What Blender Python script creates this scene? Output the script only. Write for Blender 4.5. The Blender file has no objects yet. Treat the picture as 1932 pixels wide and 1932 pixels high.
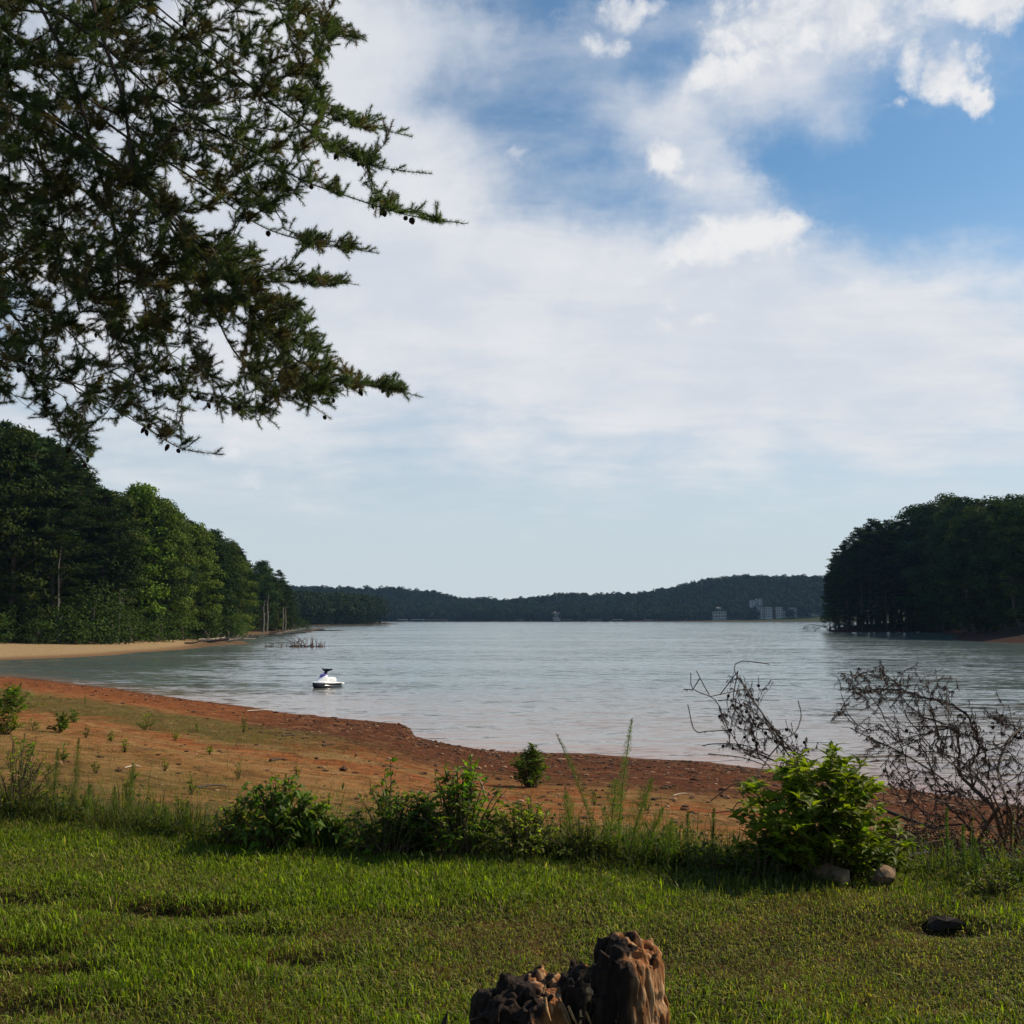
import bpy, math, random
import numpy as np
from mathutils import Vector
R = math.radians
scene = bpy.context.scene
rng = np.random.default_rng(7)
random.seed(7)

# ------------------------------------------------------------------ camera
CAM_Z, HORIZON, F = 4.9, 1167.0, 1932.0          # photograph read on a 1932 px grid
PITCH = math.atan((HORIZON - 966) / F)
cam = bpy.data.cameras.new('camera')
cam.sensor_width = 36; cam.lens = 36.0; cam.clip_start = 0.1; cam.clip_end = 20000
camo = bpy.data.objects.new('camera', cam); scene.collection.objects.link(camo)
camo.location = (0, 0, CAM_Z); camo.rotation_euler = (math.pi / 2 + PITCH, 0, 0)
scene.camera = camo

# ------------------------------------------------------------------ sun, sky, exposure
SUN_EL, SUN_AZ = R(38), R(66)                     # azimuth clockwise from +Y
sl = bpy.data.lights.new('sun', 'SUN'); sl.energy = 5.0; sl.angle = R(0.6); sl.color = (1.0, 0.87, 0.66)
so = bpy.data.objects.new('sun', sl); scene.collection.objects.link(so)
sdir = Vector((math.sin(SUN_AZ) * math.cos(SUN_EL), math.cos(SUN_AZ) * math.cos(SUN_EL), math.sin(SUN_EL)))
so.rotation_euler = sdir.to_track_quat('Z', 'Y').to_euler()
so.location = (60, 20, 60)
scene.view_settings.view_transform = 'Standard'
scene.view_settings.look = 'None'
scene.view_settings.exposure = 0.1
scene.view_settings.gamma = 1.0
scene.render.engine = 'CYCLES'
scene.cycles.max_bounces = 6; scene.cycles.diffuse_bounces = 2; scene.cycles.glossy_bounces = 3
scene.cycles.transmission_bounces = 3; scene.cycles.transparent_max_bounces = 6; scene.cycles.volume_bounces = 0
scene.cycles.caustics_reflective = False; scene.cycles.caustics_refractive = False
scene.cycles.sample_clamp_indirect = 4.0
scene.cycles.use_denoising = True

def ray(px, py):
    cx, cy = (px - 966) / F, -(py - 966) / F
    c, s = math.cos(PITCH), math.sin(PITCH)
    return np.array([cx, c - s * cy, s + c * cy])
def at(px, py, Y):
    d = ray(px, py); return np.array([0, 0, CAM_Z]) + d * (Y / d[1])
def on_water(px, py):
    d = ray(px, py); return d * (-CAM_Z / d[2]) + np.array([0, 0, CAM_Z])

class NT:
    """small helper for node trees"""
    def __init__(s, tree): s.t = tree; s.n = tree.nodes; s.l = tree.links
    def node(s, typ, **kw):
        n = s.n.new(typ)
        for k, v in kw.items():
            if k.startswith('i_'):
                n.inputs[k[2:].replace('_', ' ')].default_value = v
            else: setattr(n, k, v)
        return n
    def link(s, a, b): s.l.new(a, b); return s
    def put(s, sock, v):
        if isinstance(v, bpy.types.NodeSocket): s.l.new(v, sock)
        else: sock.default_value = v
    def m(s, op, a, b=0.0, c=None, clamp=False):
        n = s.n.new('ShaderNodeMath'); n.operation = op; n.use_clamp = clamp
        s.put(n.inputs[0], a); s.put(n.inputs[1], b)
        if c is not None: s.put(n.inputs[2], c)
        return n.outputs[0]
    def mix(s, f, a, b, blend='MIX'):
        n = s.n.new('ShaderNodeMix'); n.data_type = 'RGBA'; n.blend_type = blend
        s.put(n.inputs[0], f)
        s.put(n.inputs[6], a if isinstance(a, bpy.types.NodeSocket) else (*a, 1)[:4])
        s.put(n.inputs[7], b if isinstance(b, bpy.types.NodeSocket) else (*b, 1)[:4])
        return n.outputs[2]
    def rng(s, v, a, b, c=0.0, d=1.0, smooth=True):
        n = s.n.new('ShaderNodeMapRange'); n.interpolation_type = 'SMOOTHSTEP' if smooth else 'LINEAR'
        s.put(n.inputs[0], v)
        for i, x in enumerate((a, b, c, d)): s.put(n.inputs[i + 1], x)
        return n.outputs[0]
    def noise(s, vec, scale, detail=4, rough=0.5, dist=0.0, lac=2.0):
        n = s.n.new('ShaderNodeTexNoise'); s.put(n.inputs['Vector'], vec)
        n.inputs['Scale'].default_value = scale; n.inputs['Detail'].default_value = detail
        n.inputs['Roughness'].default_value = rough; n.inputs['Distortion'].default_value = dist
        n.inputs['Lacunarity'].default_value = lac
        return n.outputs['Fac']
    def comb(s, x, y, z):
        n = s.n.new('ShaderNodeCombineXYZ'); s.put(n.inputs[0], x); s.put(n.inputs[1], y); s.put(n.inputs[2], z)
        return n.outputs[0]
    def sep(s, v):
        n = s.n.new('ShaderNodeSeparateXYZ'); s.put(n.inputs[0], v); return n.outputs
    def scalev(s, v, k):
        n = s.n.new('ShaderNodeVectorMath'); n.operation = 'MULTIPLY'; s.put(n.inputs[0], v); n.inputs[1].default_value = k
        return n.outputs[0]

world = bpy.data.worlds.new('World'); scene.world = world; world.use_nodes = True
def build_world():
    t = NT(world.node_tree); t.n.clear()
    out = t.node('ShaderNodeOutputWorld'); bg = t.node('ShaderNodeBackground')
    bg.inputs['Strength'].default_value = 0.1
    sky = t.node('ShaderNodeTexSky'); sky.sky_type = 'NISHITA'; sky.sun_disc = False
    sky.sun_elevation = SUN_EL; sky.sun_rotation = SUN_AZ
    sky.air_density = 1.0; sky.dust_density = 0.6; sky.ozone_density = 2.0
    tc = t.node('ShaderNodeTexCoord'); vec = tc.outputs['Generated']
    x, y, z = t.sep(vec)
    az = t.m('ARCTAN2', x, y); el = t.m('ARCSINE', z)
    elp = t.m('MAXIMUM', el, 0.0)
    # clouds lie in a flat layer: streaks get narrower towards the horizon
    inv = t.m('DIVIDE', 1.0, t.m('ADD', t.m('MAXIMUM', z, 0.0), 0.16))
    plane = t.comb(t.m('MULTIPLY', x, inv), t.m('MULTIPLY', y, inv), 0.0)
    ang = t.comb(az, el, 0.0)
    n_big = t.noise(plane, 1.1, 6, 0.55, 0.6)
    n_mid = t.noise(ang, 5.0, 8, 0.6, 0.4)
    n_fine = t.noise(ang, 13.0, 10, 0.62, 0.25)
    n_str = t.noise(t.scalev(ang, (2.2, 13.0, 1)), 1.6, 6, 0.55, 0.3)
    def warp(scale, amp, detail):
        n = t.n.new('ShaderNodeTexNoise'); t.l.new(ang, n.inputs['Vector']); n.inputs['Scale'].default_value = scale; n.inputs['Detail'].default_value = detail; n.inputs['Roughness'].default_value = .62
        a = t.node('ShaderNodeVectorMath', operation='SUBTRACT'); t.l.new(n.outputs['Color'], a.inputs[0]); a.inputs[1].default_value = (.5, .5, .5)
        b = t.node('ShaderNodeVectorMath', operation='MULTIPLY_ADD'); t.l.new(a.outputs[0], b.inputs[0]); b.inputs[1].default_value = (amp, amp * .8, 0); t.l.new(ang, b.inputs[2]); return b.outputs[0]
    warp_v, warp_p = warp(5.0, .20, 10), warp(14.0, .10, 10)
    cur = [warp_v]
    def blob(px, py, rx, ry, w=1.0, rot=0.0, soft=1.0):
        d = ray(px, py); a0 = math.atan2(d[0], d[1]); e0 = math.atan2(d[2], math.hypot(d[0], d[1]))
        mp = t.node('ShaderNodeMapping'); mp.vector_type = 'TEXTURE'
        mp.inputs['Location'].default_value = (a0, e0, 0)
        mp.inputs['Rotation'].default_value = (0, 0, R(rot))
        mp.inputs['Scale'].default_value = (rx / F, ry / F, 1)
        t.link(cur[0], mp.inputs['Vector'])
        ln = t.node('ShaderNodeVectorMath'); ln.operation = 'LENGTH'; t.link(mp.outputs[0], ln.inputs[0])
        return t.rng(ln.outputs['Value'], 0.0, 1.75 * soft, w, 0.0)
    def union(bl):
        acc = None
        for b in bl:
            v = blob(*b); acc = v if acc is None else t.m('MAXIMUM', acc, v)
        return acc
    def plus(bl):
        acc = None
        for b in bl:
            v = blob(*b); acc = v if acc is None else t.m('ADD', acc, v)
        return acc
    veil = plus([(650, 330, 230, 360, 0.62), (960, 640, 620, 240, 0.95, -4), (1600, 730, 560, 170, 0.75),
                 (250, 250, 520, 520, 0.95), (1400, 640, 420, 120, 0.55), (980, 130, 240, 90, 0.36, -25), (1270, 255, 210, 60, 0.5, -38), (1390, 320, 45, 90, 0.32, 18),
                 (700, 60, 200, 100, 0.45), (1690, 500, 110, 110, 0.42, 35), (1230, 30, 190, 45, 0.42, 5),
                 (1920, 660, 200, 90, 0.3), (1250, 480, 330, 60, 0.4, -3), (1590, 225, 45, 60, 0.45, -30), (1560, 50, 260, 95, .55), (1390, 165, 150, 70, .35), (1790, 130, 90, 90, .4), (1300, 300, 120, 130, .26, -30), (1440, 460, 200, 60, .4), (1100, 330, 130, 30, .25)])
    v = t.m('ADD', veil, t.m('MULTIPLY', t.m('SUBTRACT', n_big, 0.5), 1.0))
    n_cir = t.noise(t.scalev(plane, (1.0, 1.6, 1)), 2.6, 9, 0.62, 0.35)
    v = t.m('ADD', v, t.m('MULTIPLY', t.m('SUBTRACT', n_mid, 0.5), 0.9))
    v = t.m('ADD', v, t.m('MULTIPLY', t.m('SUBTRACT', n_cir, 0.5), 1.1))
    v = t.m('ADD', v, t.m('MULTIPLY', t.m('SUBTRACT', n_str, 0.5), 0.35))
    v = t.rng(t.m('ADD', v, .03), .0, 1.15)
    low = t.rng(el, 0.0, 0.30, 1.0, 0.0)
    band = t.rng(n_str, 0.46, 0.68)
    v = t.m('MAXIMUM', v, t.m('MULTIPLY', t.m('MULTIPLY', band, 0.8), t.m('MULTIPLY', t.rng(el, 0.05, 0.14), t.rng(el, 0.26, 0.38, 1.0, 0.0))))
    v = t.m('MULTIPLY', v, t.rng(el, 0.02, 0.15, 0.25, 1.0))
    cur[0] = warp_p
    puff = union([(1530, 20, 200, 62, 1.15), (1380, 128, 105, 40, 1.0, 12), (1480, 95, 80, 40, .9), (1620, 80, 100, 50, 0.9), (1740, 90, 50, 60, 1.0, -20), (1790, 145, 45, 42, 1.0, -30),
                  (1838, 178, 30, 32, 0.95, -20), (1850, 15, 75, 45, 1.0), (1350, 10, 40, 40, .7), (1245, 290, 42, 36, 0.95), (1285, 318, 34, 14, 0.7), (900, 208, 34, 18, 0.45),
                  (1450, 440, 115, 40, 0.95), (1300, 470, 150, 42, 0.8), (1160, 470, 110, 32, 0.55), (1120, 92, 45, 28, 0.7), (1180, 18, 110, 30, 0.8),
                  (1060, 245, 32, 20, 0.4), (985, 300, 36, 14, 0.42), (1693, 190, 26, 18, 0.5), (1600, 60, 250, 70, 1.0),
                  (1605, 550, 80, 26, 0.5), (420, 838, 44, 36, 0.5), (470, 895, 60, 20, 0.42),
                  (1290, 600, 80, 18, 0.6), (1230, 540, 100, 25, 0.6)])
    n_puff = t.noise(t.scalev(ang, (1, 1.25, 1)), 17.0, 9, 0.6, 0.35); n_wisp = t.noise(ang, 8.0, 7, 0.55, 0.8)
    p = t.m('ADD', puff, t.m('MULTIPLY', t.m('SUBTRACT', n_puff, 0.5), 1.5))
    p = t.m('ADD', p, t.m('MULTIPLY', t.m('SUBTRACT', n_wisp, 0.5), 1.2))
    p = t.m('MULTIPLY', t.rng(p, 0.30, 1.0), t.rng(puff, 0.0, 0.35))
    skyc = t.mix(1.0, sky.outputs['Color'], (0.68, 0.96, 1.05), 'MULTIPLY')
    haze = t.mix(t.rng(el, 0.0, 0.42, 0.94, 0.0), skyc, (6.0, 6.6, 7.0))
    shade = t.rng(t.m('ADD', n_puff, n_fine), 0.8, 1.15)
    veilc = t.mix(t.rng(t.m('ADD', n_mid, n_cir), 0.75, 1.25), (6.3, 6.7, 7.35), (7.6, 7.65, 7.85))
    puffc = t.mix(shade, (6.3, 6.6, 7.2), (8.0, 8.0, 8.1))
    c = t.mix(t.m('MULTIPLY', v, 0.93), haze, veilc)
    c = t.mix(p, c, puffc)
    t.link(c, bg.inputs['Color']); t.link(bg.outputs[0], out.inputs[0])
    world.cycles.sampling_method = 'MANUAL'; world.cycles.sample_map_resolution = 512
build_world()

# ------------------------------------------------------------------ helpers
COL = scene.collection
def tag(o, label=None, cat=None, group=None, kind=None):
    if label: o['label'] = label
    if cat: o['category'] = cat
    if group: o['group'] = group
    if kind: o['kind'] = kind
    return o
def empty(name, loc=(0, 0, 0), rz=0.0):
    o = bpy.data.objects.new(name, None); COL.objects.link(o)
    o.location = tuple(float(a) for a in loc); o.rotation_euler = (0, 0, rz); o.empty_display_size = 0.2
    return o
def copy_tree(o, parent=None, keep=True):
    c = o.copy(); COL.objects.link(c); c.parent = parent
    for ch in list(o.children): copy_tree(ch, c)
    return c

class Geo:
    def __init__(s): s.v = []; s.f = []; s.c = []; s.n = 0
    def add(s, V, F, col=(0.5, 0.5, 0.5)):
        V = np.asarray(V, float).reshape(-1, 3); F = np.asarray(F, int)
        c = np.asarray(col, float)
        if c.ndim == 1: c = np.tile(c[:3], (len(V), 1))
        s.v.append(V); s.f.append(F + s.n); s.c.append(c[:, :3]); s.n += len(V)
        return s
    def tube(s, pts, rad, sides=5, col=(0.1, 0.07, 0.05), cap=True):
        P = np.asarray(pts, float); n = len(P)
        rad = np.broadcast_to(np.asarray(rad, float), (n,))
        T = np.gradient(P, axis=0); T /= np.linalg.norm(T, axis=1, keepdims=True) + 1e-9
        ref = np.array([0.0, 0, 1]) if abs(T[:, 2]).mean() < 0.8 else np.array([1.0, 0, 0])
        A = np.cross(T, ref); A /= np.linalg.norm(A, axis=1, keepdims=True) + 1e-9
        B = np.cross(T, A)
        th = np.arange(sides) * 2 * np.pi / sides
        V = P[:, None] + rad[:, None, None] * (np.cos(th)[None, :, None] * A[:, None] + np.sin(th)[None, :, None] * B[:, None])
        V = V.reshape(-1, 3)
        i = np.arange(n - 1)[:, None] * sides; j = np.arange(sides)[None]
        j2 = (j + 1) % sides
        Fq = np.stack([i + j, i + j2, i + sides + j2, i + sides + j], -1).reshape(-1, 4)
        s.add(V, Fq, col)
        if cap and sides >= 4:
            for e in (0, n - 1):
                V2 = np.vstack([V[e * sides:(e + 1) * sides], P[e:e + 1]])
                k = np.arange(sides); F3 = np.stack([k, (k + 1) % sides, np.full(sides, sides)], 1)
                s.add(V2, F3, col)
        return s
    def box(s, lo, hi, col=(0.5, 0.5, 0.5)):
        x0, y0, z0 = lo; x1, y1, z1 = hi
        V = [(x0, y0, z0), (x1, y0, z0), (x1, y1, z0), (x0, y1, z0), (x0, y0, z1), (x1, y0, z1), (x1, y1, z1), (x0, y1, z1)]
        return s.add(V, [(0, 3, 2, 1), (4, 5, 6, 7), (0, 1, 5, 4), (1, 2, 6, 5), (2, 3, 7, 6), (3, 0, 4, 7)], col)
    def loft(s, rings, col, closed_ends=True):
        Rg = np.asarray(rings, float); n, k = Rg.shape[:2]
        i = np.arange(n - 1)[:, None] * k; j = np.arange(k)[None]; j2 = (j + 1) % k
        s.add(Rg.reshape(-1, 3), np.stack([i + j, i + j2, i + k + j2, i + k + j], -1).reshape(-1, 4), col)
        if closed_ends:
            for e in (0, n - 1):
                q = np.vstack([Rg[e], Rg[e].mean(0, keepdims=True)]); m = np.arange(k)
                s.add(q, np.stack([m, (m + 1) % k, np.full(k, k)], 1), col)
        return s
    def mesh(s, name, mat, smooth=False):
        me = bpy.data.meshes.new(name)
        V = np.concatenate(s.v); C = np.concatenate(s.c)
        loops = np.concatenate([f.ravel() for f in s.f]); sizes = np.concatenate([np.full(len(f), f.shape[1]) for f in s.f])
        me.vertices.add(len(V)); me.vertices.foreach_set('co', V.astype('f').ravel())
        me.loops.add(len(loops)); me.loops.foreach_set('vertex_index', loops.astype('i'))
        me.polygons.add(len(sizes))
        st = np.concatenate([[0], np.cumsum(sizes)[:-1]])
        me.polygons.foreach_set('loop_start', st.astype('i'))
        me.polygons.foreach_set('use_smooth', np.full(len(sizes), smooth))
        me.update(calc_edges=True)
        a = me.color_attributes.new('col', 'FLOAT_COLOR', 'POINT')
        a.data.foreach_set('color', np.hstack([C, np.ones((len(C), 1))]).astype('f').ravel())
        me.materials.append(mat)
        return me
    def build(s, name, mat, parent=None, smooth=False, origin=None):
        if origin is not None:
            s.v = [v - np.asarray(origin) for v in s.v]
        o = bpy.data.objects.new(name, s.mesh(name, mat, smooth)); COL.objects.link(o)
        if parent is not None: o.parent = parent
        elif origin is not None: o.location = tuple(float(a) for a in origin)
        return o

def unit(a): return a / (np.linalg.norm(a, axis=-1, keepdims=True) + 1e-9)
def rand_dirs(n, r=rng): return unit(r.normal(size=(n, 3)))

def leaf_quads(g, C, D, N, L, W, col, fold=0.12, droop=0.15):
    """pointed folded leaves: base, mid rib, tip, two sides"""
    n = len(C); D = unit(D); S = unit(np.cross(D, N)); N2 = np.cross(S, D)
    L = np.broadcast_to(L, (n,))[:, None]; W = np.broadcast_to(W, (n,))[:, None]
    b = C; m = C + D * L * 0.5 - N2 * W * fold
    tip = C + D * L - N2 * L * droop
    l = C + D * L * 0.45 + S * W * 0.5 + N2 * W * fold; r_ = C + D * L * 0.45 - S * W * 0.5 + N2 * W * fold
    V = np.stack([b, m, tip, l, r_], 1).reshape(-1, 3)
    k = np.arange(n)[:, None] * 5
    Fq = np.concatenate([k + np.array([[0, 1, 2, 3]]), k + np.array([[0, 4, 2, 1]])])
    cc = np.repeat(np.broadcast_to(col, (n, 3)), 5, axis=0)
    g.add(V, Fq, cc)
def cards(g, C, D, N, L, W, col):
    n = len(C); D = unit(D); S = unit(np.cross(D, N))
    L = np.broadcast_to(L, (n,))[:, None]; W = np.broadcast_to(W, (n,))[:, None]
    V = np.stack([C, C + D * L * 0.5 + S * W * 0.5, C + D * L, C + D * L * 0.5 - S * W * 0.5], 1).reshape(-1, 3)
    Fq = np.arange(n)[:, None] * 4 + np.arange(4)[None]
    g.add(V, Fq, np.repeat(np.broadcast_to(col, (n, 3)), 4, axis=0))
def spikes(g, C, D, L, W, col, bend=0.0):
    """thin tapering blades (triangles)"""
    n = len(C); D = unit(D); S = unit(np.cross(D, rand_dirs(n)))
    L = np.broadcast_to(L, (n,))[:, None]; W = np.broadcast_to(W, (n,))[:, None]
    V = np.stack([C - S * W * .5, C + S * W * .5, C + D * L], 1).reshape(-1, 3)
    g.add(V, np.arange(n)[:, None] * 3 + np.arange(3)[None], np.repeat(np.broadcast_to(col, (n, 3)), 3, axis=0))
def jit(col, n, a=0.25, r=rng):
    c = np.asarray(col) * (1 + r.uniform(-a, a, (n, 1))) * (1 + r.uniform(-a * .4, a * .4, (n, 3)))
    return c
def vnoise(x, y, z=0.0, seed=0):
    """value noise, vectorised"""
    x, y, z = np.broadcast_arrays(np.asarray(x, float), np.asarray(y, float), np.asarray(z, float))
    xi, yi, zi = np.floor(x).astype(np.int64), np.floor(y).astype(np.int64), np.floor(z).astype(np.int64)
    fx, fy, fz = x - xi, y - yi, z - zi
    fx, fy, fz = [f * f * (3 - 2 * f) for f in (fx, fy, fz)]
    def h(a, b, c):
        v = (a * 374761393 + b * 668265263 + c * 2147483647 + seed * 974711) & 0xffffffff
        v = ((v ^ (v >> 13)) * 1274126177) & 0xffffffff
        return ((v ^ (v >> 16)) & 0xffff) / 65535.0
    r = 0
    for i in (0, 1):
        for j in (0, 1):
            for k in (0, 1):
                r = r + h(xi + i, yi + j, zi + k) * (fx if i else 1 - fx) * (fy if j else 1 - fy) * (fz if k else 1 - fz)
    return r
def fbm(x, y, z=0.0, oct=4, seed=0):
    s = 0; a = 0.5
    for o in range(oct):
        s = s + a * (vnoise(np.asarray(x) * 2 ** o, np.asarray(y) * 2 ** o, np.asarray(z) * 2 ** o, seed + o) - 0.5); a *= 0.5
    return s

# ------------------------------------------------------------------ materials
def new_mat(name):
    m = bpy.data.materials.new(name); m.use_nodes = True; t = NT(m.node_tree); t.n.clear()
    out = t.node('ShaderNodeOutputMaterial'); return m, t, out
def leaf_mat(name, trans=0.35, rough=0.55, spec=0.25, vary=0.25, scale=3.0):
    m, t, out = new_mat(name)
    at_ = t.node('ShaderNodeAttribute', attribute_name='col')
    oi = t.node('ShaderNodeObjectInfo')
    geo = t.node('ShaderNodeNewGeometry')
    nz = t.noise(geo.outputs['Position'], scale, 3)
    f = t.m('ADD', t.rng(nz, 0.3, 0.7, 1 - vary, 1 + vary, False), t.m('MULTIPLY', t.m('SUBTRACT', oi.outputs['Random'], 0.5), vary * 2.2))
    cm = t.node('ShaderNodeVectorMath'); cm.operation = 'SCALE'; t.link(at_.outputs['Color'], cm.inputs[0]); t.link(f, cm.inputs['Scale'])
    p = t.node('ShaderNodeBsdfPrincipled'); t.link(cm.outputs[0], p.inputs['Base Color'])
    p.inputs['Roughness'].default_value = rough; p.inputs['Specular IOR Level'].default_value = spec
    tr = t.node('ShaderNodeBsdfTranslucent')
    c2 = t.mix(1.0, cm.outputs[0], (1.5, 1.7, 0.45), 'MULTIPLY'); t.link(c2, tr.inputs['Color'])
    mx = t.node('ShaderNodeMixShader'); mx.inputs[0].default_value = trans
    t.link(p.outputs[0], mx.inputs[1]); t.link(tr.outputs[0], mx.inputs[2]); t.link(mx.outputs[0], out.inputs[0])
    return m
def solid_mat(name, rough=0.8, spec=0.2, vary=0.3, scale=(8, 8, 8), bump=0.0, metal=0.0):
    """colour from the 'col' attribute, broken up by noise"""
    m, t, out = new_mat(name)
    at_ = t.node('ShaderNodeAttribute', attribute_name='col')
    tc = t.node('ShaderNodeTexCoord')
    v = t.scalev(tc.outputs['Object'], scale)
    nz = t.noise(v, 1.0, 6, 0.6)
    f = t.rng(nz, 0.25, 0.75, 1 - vary, 1 + vary, False)
    cm = t.node('ShaderNodeVectorMath'); cm.operation = 'SCALE'; t.link(at_.outputs['Color'], cm.inputs[0]); t.link(f, cm.inputs['Scale'])
    p = t.node('ShaderNodeBsdfPrincipled'); t.link(cm.outputs[0], p.inputs['Base Color'])
    p.inputs['Roughness'].default_value = rough; p.inputs['Specular IOR Level'].default_value = spec; p.inputs['Metallic'].default_value = metal
    if bump:
        b = t.node('ShaderNodeBump'); b.inputs['Strength'].default_value = bump; b.inputs['Distance'].default_value = 0.02
        t.link(nz, b.inputs['Height']); t.link(b.outputs[0], p.inputs['Normal'])
    t.link(p.outputs[0], out.inputs[0]); return m
M_LEAF = leaf_mat('leaf', 0.5)
M_TREE = leaf_mat('tree_leaf', 0.14, 0.8, 0.05, 0.3, 0.25)
M_NEEDLE = leaf_mat('pine_needle', 0.3, 0.5, 0.3, 0.25, 2.0)
M_GRASS = leaf_mat('grass_blade', 0.45, 0.55, 0.2, 0.2, 4.0)
M_BARK = solid_mat('bark', 0.9, 0.1, 0.45, (14, 14, 3), 0.6)
M_DEAD = solid_mat('dead_wood', 0.85, 0.15, 0.35, (20, 20, 20), 0.3)
M_PAINT = solid_mat('painted_wall', 0.7, 0.2, 0.08, (.2, .2, .2))
M_GLOSS = solid_mat('gelcoat', 0.2, 0.5, 0.06, (3, 3, 3))
M_RUBBER = solid_mat('black_vinyl', 0.5, 0.3, 0.15, (9, 9, 9))

# ------------------------------------------------------------------ terrain
LAWN = CAM_Z - 1.6
def th_r(px, py, drop=CAM_Z):
    d = ray(px, py); k = -drop / d[2]; return math.atan2(d[0], d[1]), k * math.hypot(d[0], d[1])
near_shore = [(-420, 1258), (-300, 1262), (0, 1275), (60, 1280), (150, 1291), (300, 1312), (450, 1333), (560, 1346), (680, 1358), (755, 1364), (770, 1374),
              (783, 1390), (830, 1400), (900, 1411), (1000, 1419), (1100, 1426), (1200, 1432), (1300, 1439), (1400, 1447), (1500, 1457), (1600, 1470),
              (1700, 1485), (1800, 1502), (1932, 1520), (2200, 1560), (2600, 1600)]
edge = [(-300, 1520), (0, 1540), (200, 1565), (400, 1592), (700, 1606), (1000, 1614), (1300, 1640), (1600, 1655), (1932, 1665), (2300, 1680)]
NS = np.array([th_r(*p) for p in near_shore]); ED = np.array([th_r(p[0], p[1], 1.6) for p in edge])
NS = np.vstack([[(-3.2, 900), (-1.2, 900), (-0.75, 500), (-0.63, 170)], NS, [(1.0, 17), (1.5, 30), (2.2, 200), (3.2, 900)]])
ED = np.vstack([[(-3.2, 900), (-1.9, 900), (-1.0, 30), (-0.8, 11)], ED, [(1.1, 7), (1.9, 60), (2.4, 900), (3.2, 900)]])
PROF_T = [0, .05, .1, .17, .32, .47, .70, 0.9, 1.0, 1.06, 1.5, 3.0]
PROF_Z = [LAWN, 3.02, 2.75, 2.35, 1.82, 1.35, .72, .2, 0, -.12, -1.0, -3.0]
def px_poly(l): return np.array([on_water(*p)[:2] for p in l])
POLY_B = np.vstack([px_poly([(-300, 1252), (-150, 1249), (0, 1246), (100, 1242), (200, 1237), (300, 1229), (365, 1221.5), (400, 1218), (460, 1215.5), (455, 1210),
                             (430, 1206.5), (445, 1201), (520, 1197), (560, 1193), (600, 1190.5), (590, 1188), (560, 1186), (530, 1184)]),
                    [(-330, 760), (-700, 900), (-1200, 800), (-900, 100), (-200, 110)]])
POLY_C = np.vstack([px_poly([(500, 1182), (620, 1180), (700, 1179), (757, 1177.8), (745, 1176.5)]), [(-240, 1150), (-700, 1200), (-700, 800), (-300, 780)]])
POLY_E = np.vstack([px_poly([(1552, 1190.5), (1575, 1193), (1640, 1193), (1720, 1192), (1790, 1194), (1812, 1198), (1806, 1206), (1850, 1211), (1932, 1214), (2300, 1230)]),
                    [(600, 200), (900, 500), (500, 900), (230, 520), (150, 440)]])
def sdist(P, poly):
    """signed distance, positive inside"""
    d2 = np.full(len(P), 1e18); inside = np.zeros(len(P), bool)
    for i in range(len(poly)):
        a, b = poly[i], poly[(i + 1) % len(poly)]
        ab = b - a; t = np.clip(((P - a) @ ab) / (ab @ ab), 0, 1)
        q = a + t[:, None] * ab; d2 = np.minimum(d2, ((P - q) ** 2).sum(1))
        c = (a[1] > P[:, 1]) != (b[1] > P[:, 1])
        with np.errstate(all='ignore'):
            xs = (b[0] - a[0]) * (P[:, 1] - a[1]) / (b[1] - a[1]) + a[0]
        inside ^= c & (P[:, 0] < xs)
    d = np.sqrt(d2); return np.where(inside, d, -d)
crest = [(-400, 1100), (300, 1110), (545, 1112), (740, 1115), (800, 1122), (870, 1132), (950, 1137), (1000, 1132), (1060, 1125), (1130, 1127), (1200, 1126), (1260, 1115),
         (1320, 1102), (1400, 1093), (1470, 1096), (1500, 1094), (1550, 1098), (1700, 1100), (2000, 1110), (2400, 1120)]
CR = np.array([(math.atan((p[0] - 966) / F), (HORIZON - p[1]) / F * 2000 + CAM_Z - 13) for p in crest])
def edge_r(th): return np.interp(th, ED[:, 0], ED[:, 1])
def shore_r(th): return np.interp(th, NS[:, 0], NS[:, 1])
_tg = np.linspace(-3.2, 3.2, 6401); _k = np.exp(-np.linspace(-2.5, 2.5, 261) ** 2); _k /= _k.sum()
_sm = np.convolve(np.pad(shore_r(_tg), 130, mode='edge'), _k, 'valid')
def beach_t(th, r, re, rs):
    """0 at the lawn edge, 1 at the waterline; follows the small steps of the waterline only close to it"""
    sm = np.interp(th, _tg, _sm); a = np.clip((r - re) / np.maximum(rs - re, 1), 0, 1); a = a ** 4
    return np.maximum(0, (r - re) / np.maximum(sm * (1 - a) + rs * a - re, 1))
HOLLOWS = []
def hollow(px, py, rx, ry, dz):
    th, r = th_r(px, py, 1.6); HOLLOWS.append((r * math.sin(th), r * math.cos(th), rx, ry, dz))
for a in [(370, 1722, .32, .09, -.11), (290, 1712, .2, .07, -.07), (470, 1765, .25, .08, -.03), (560, 1815, .25, .10, -.03), (20, 1700, .45, .16, -.05), (170, 1718, .3, .08, -.03),
          (30, 1800, .35, .11, -.06), (110, 1835, .25, .08, -.05), (20, 1905, .4, .10, -.03), (1790, 1752, .22, .12, -.08), (1540, 1655, .4, .10, -.02), (700, 1680, .9, .5, .03), (1150, 1720, 1.2, .5, .02)]: hollow(*a)
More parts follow.
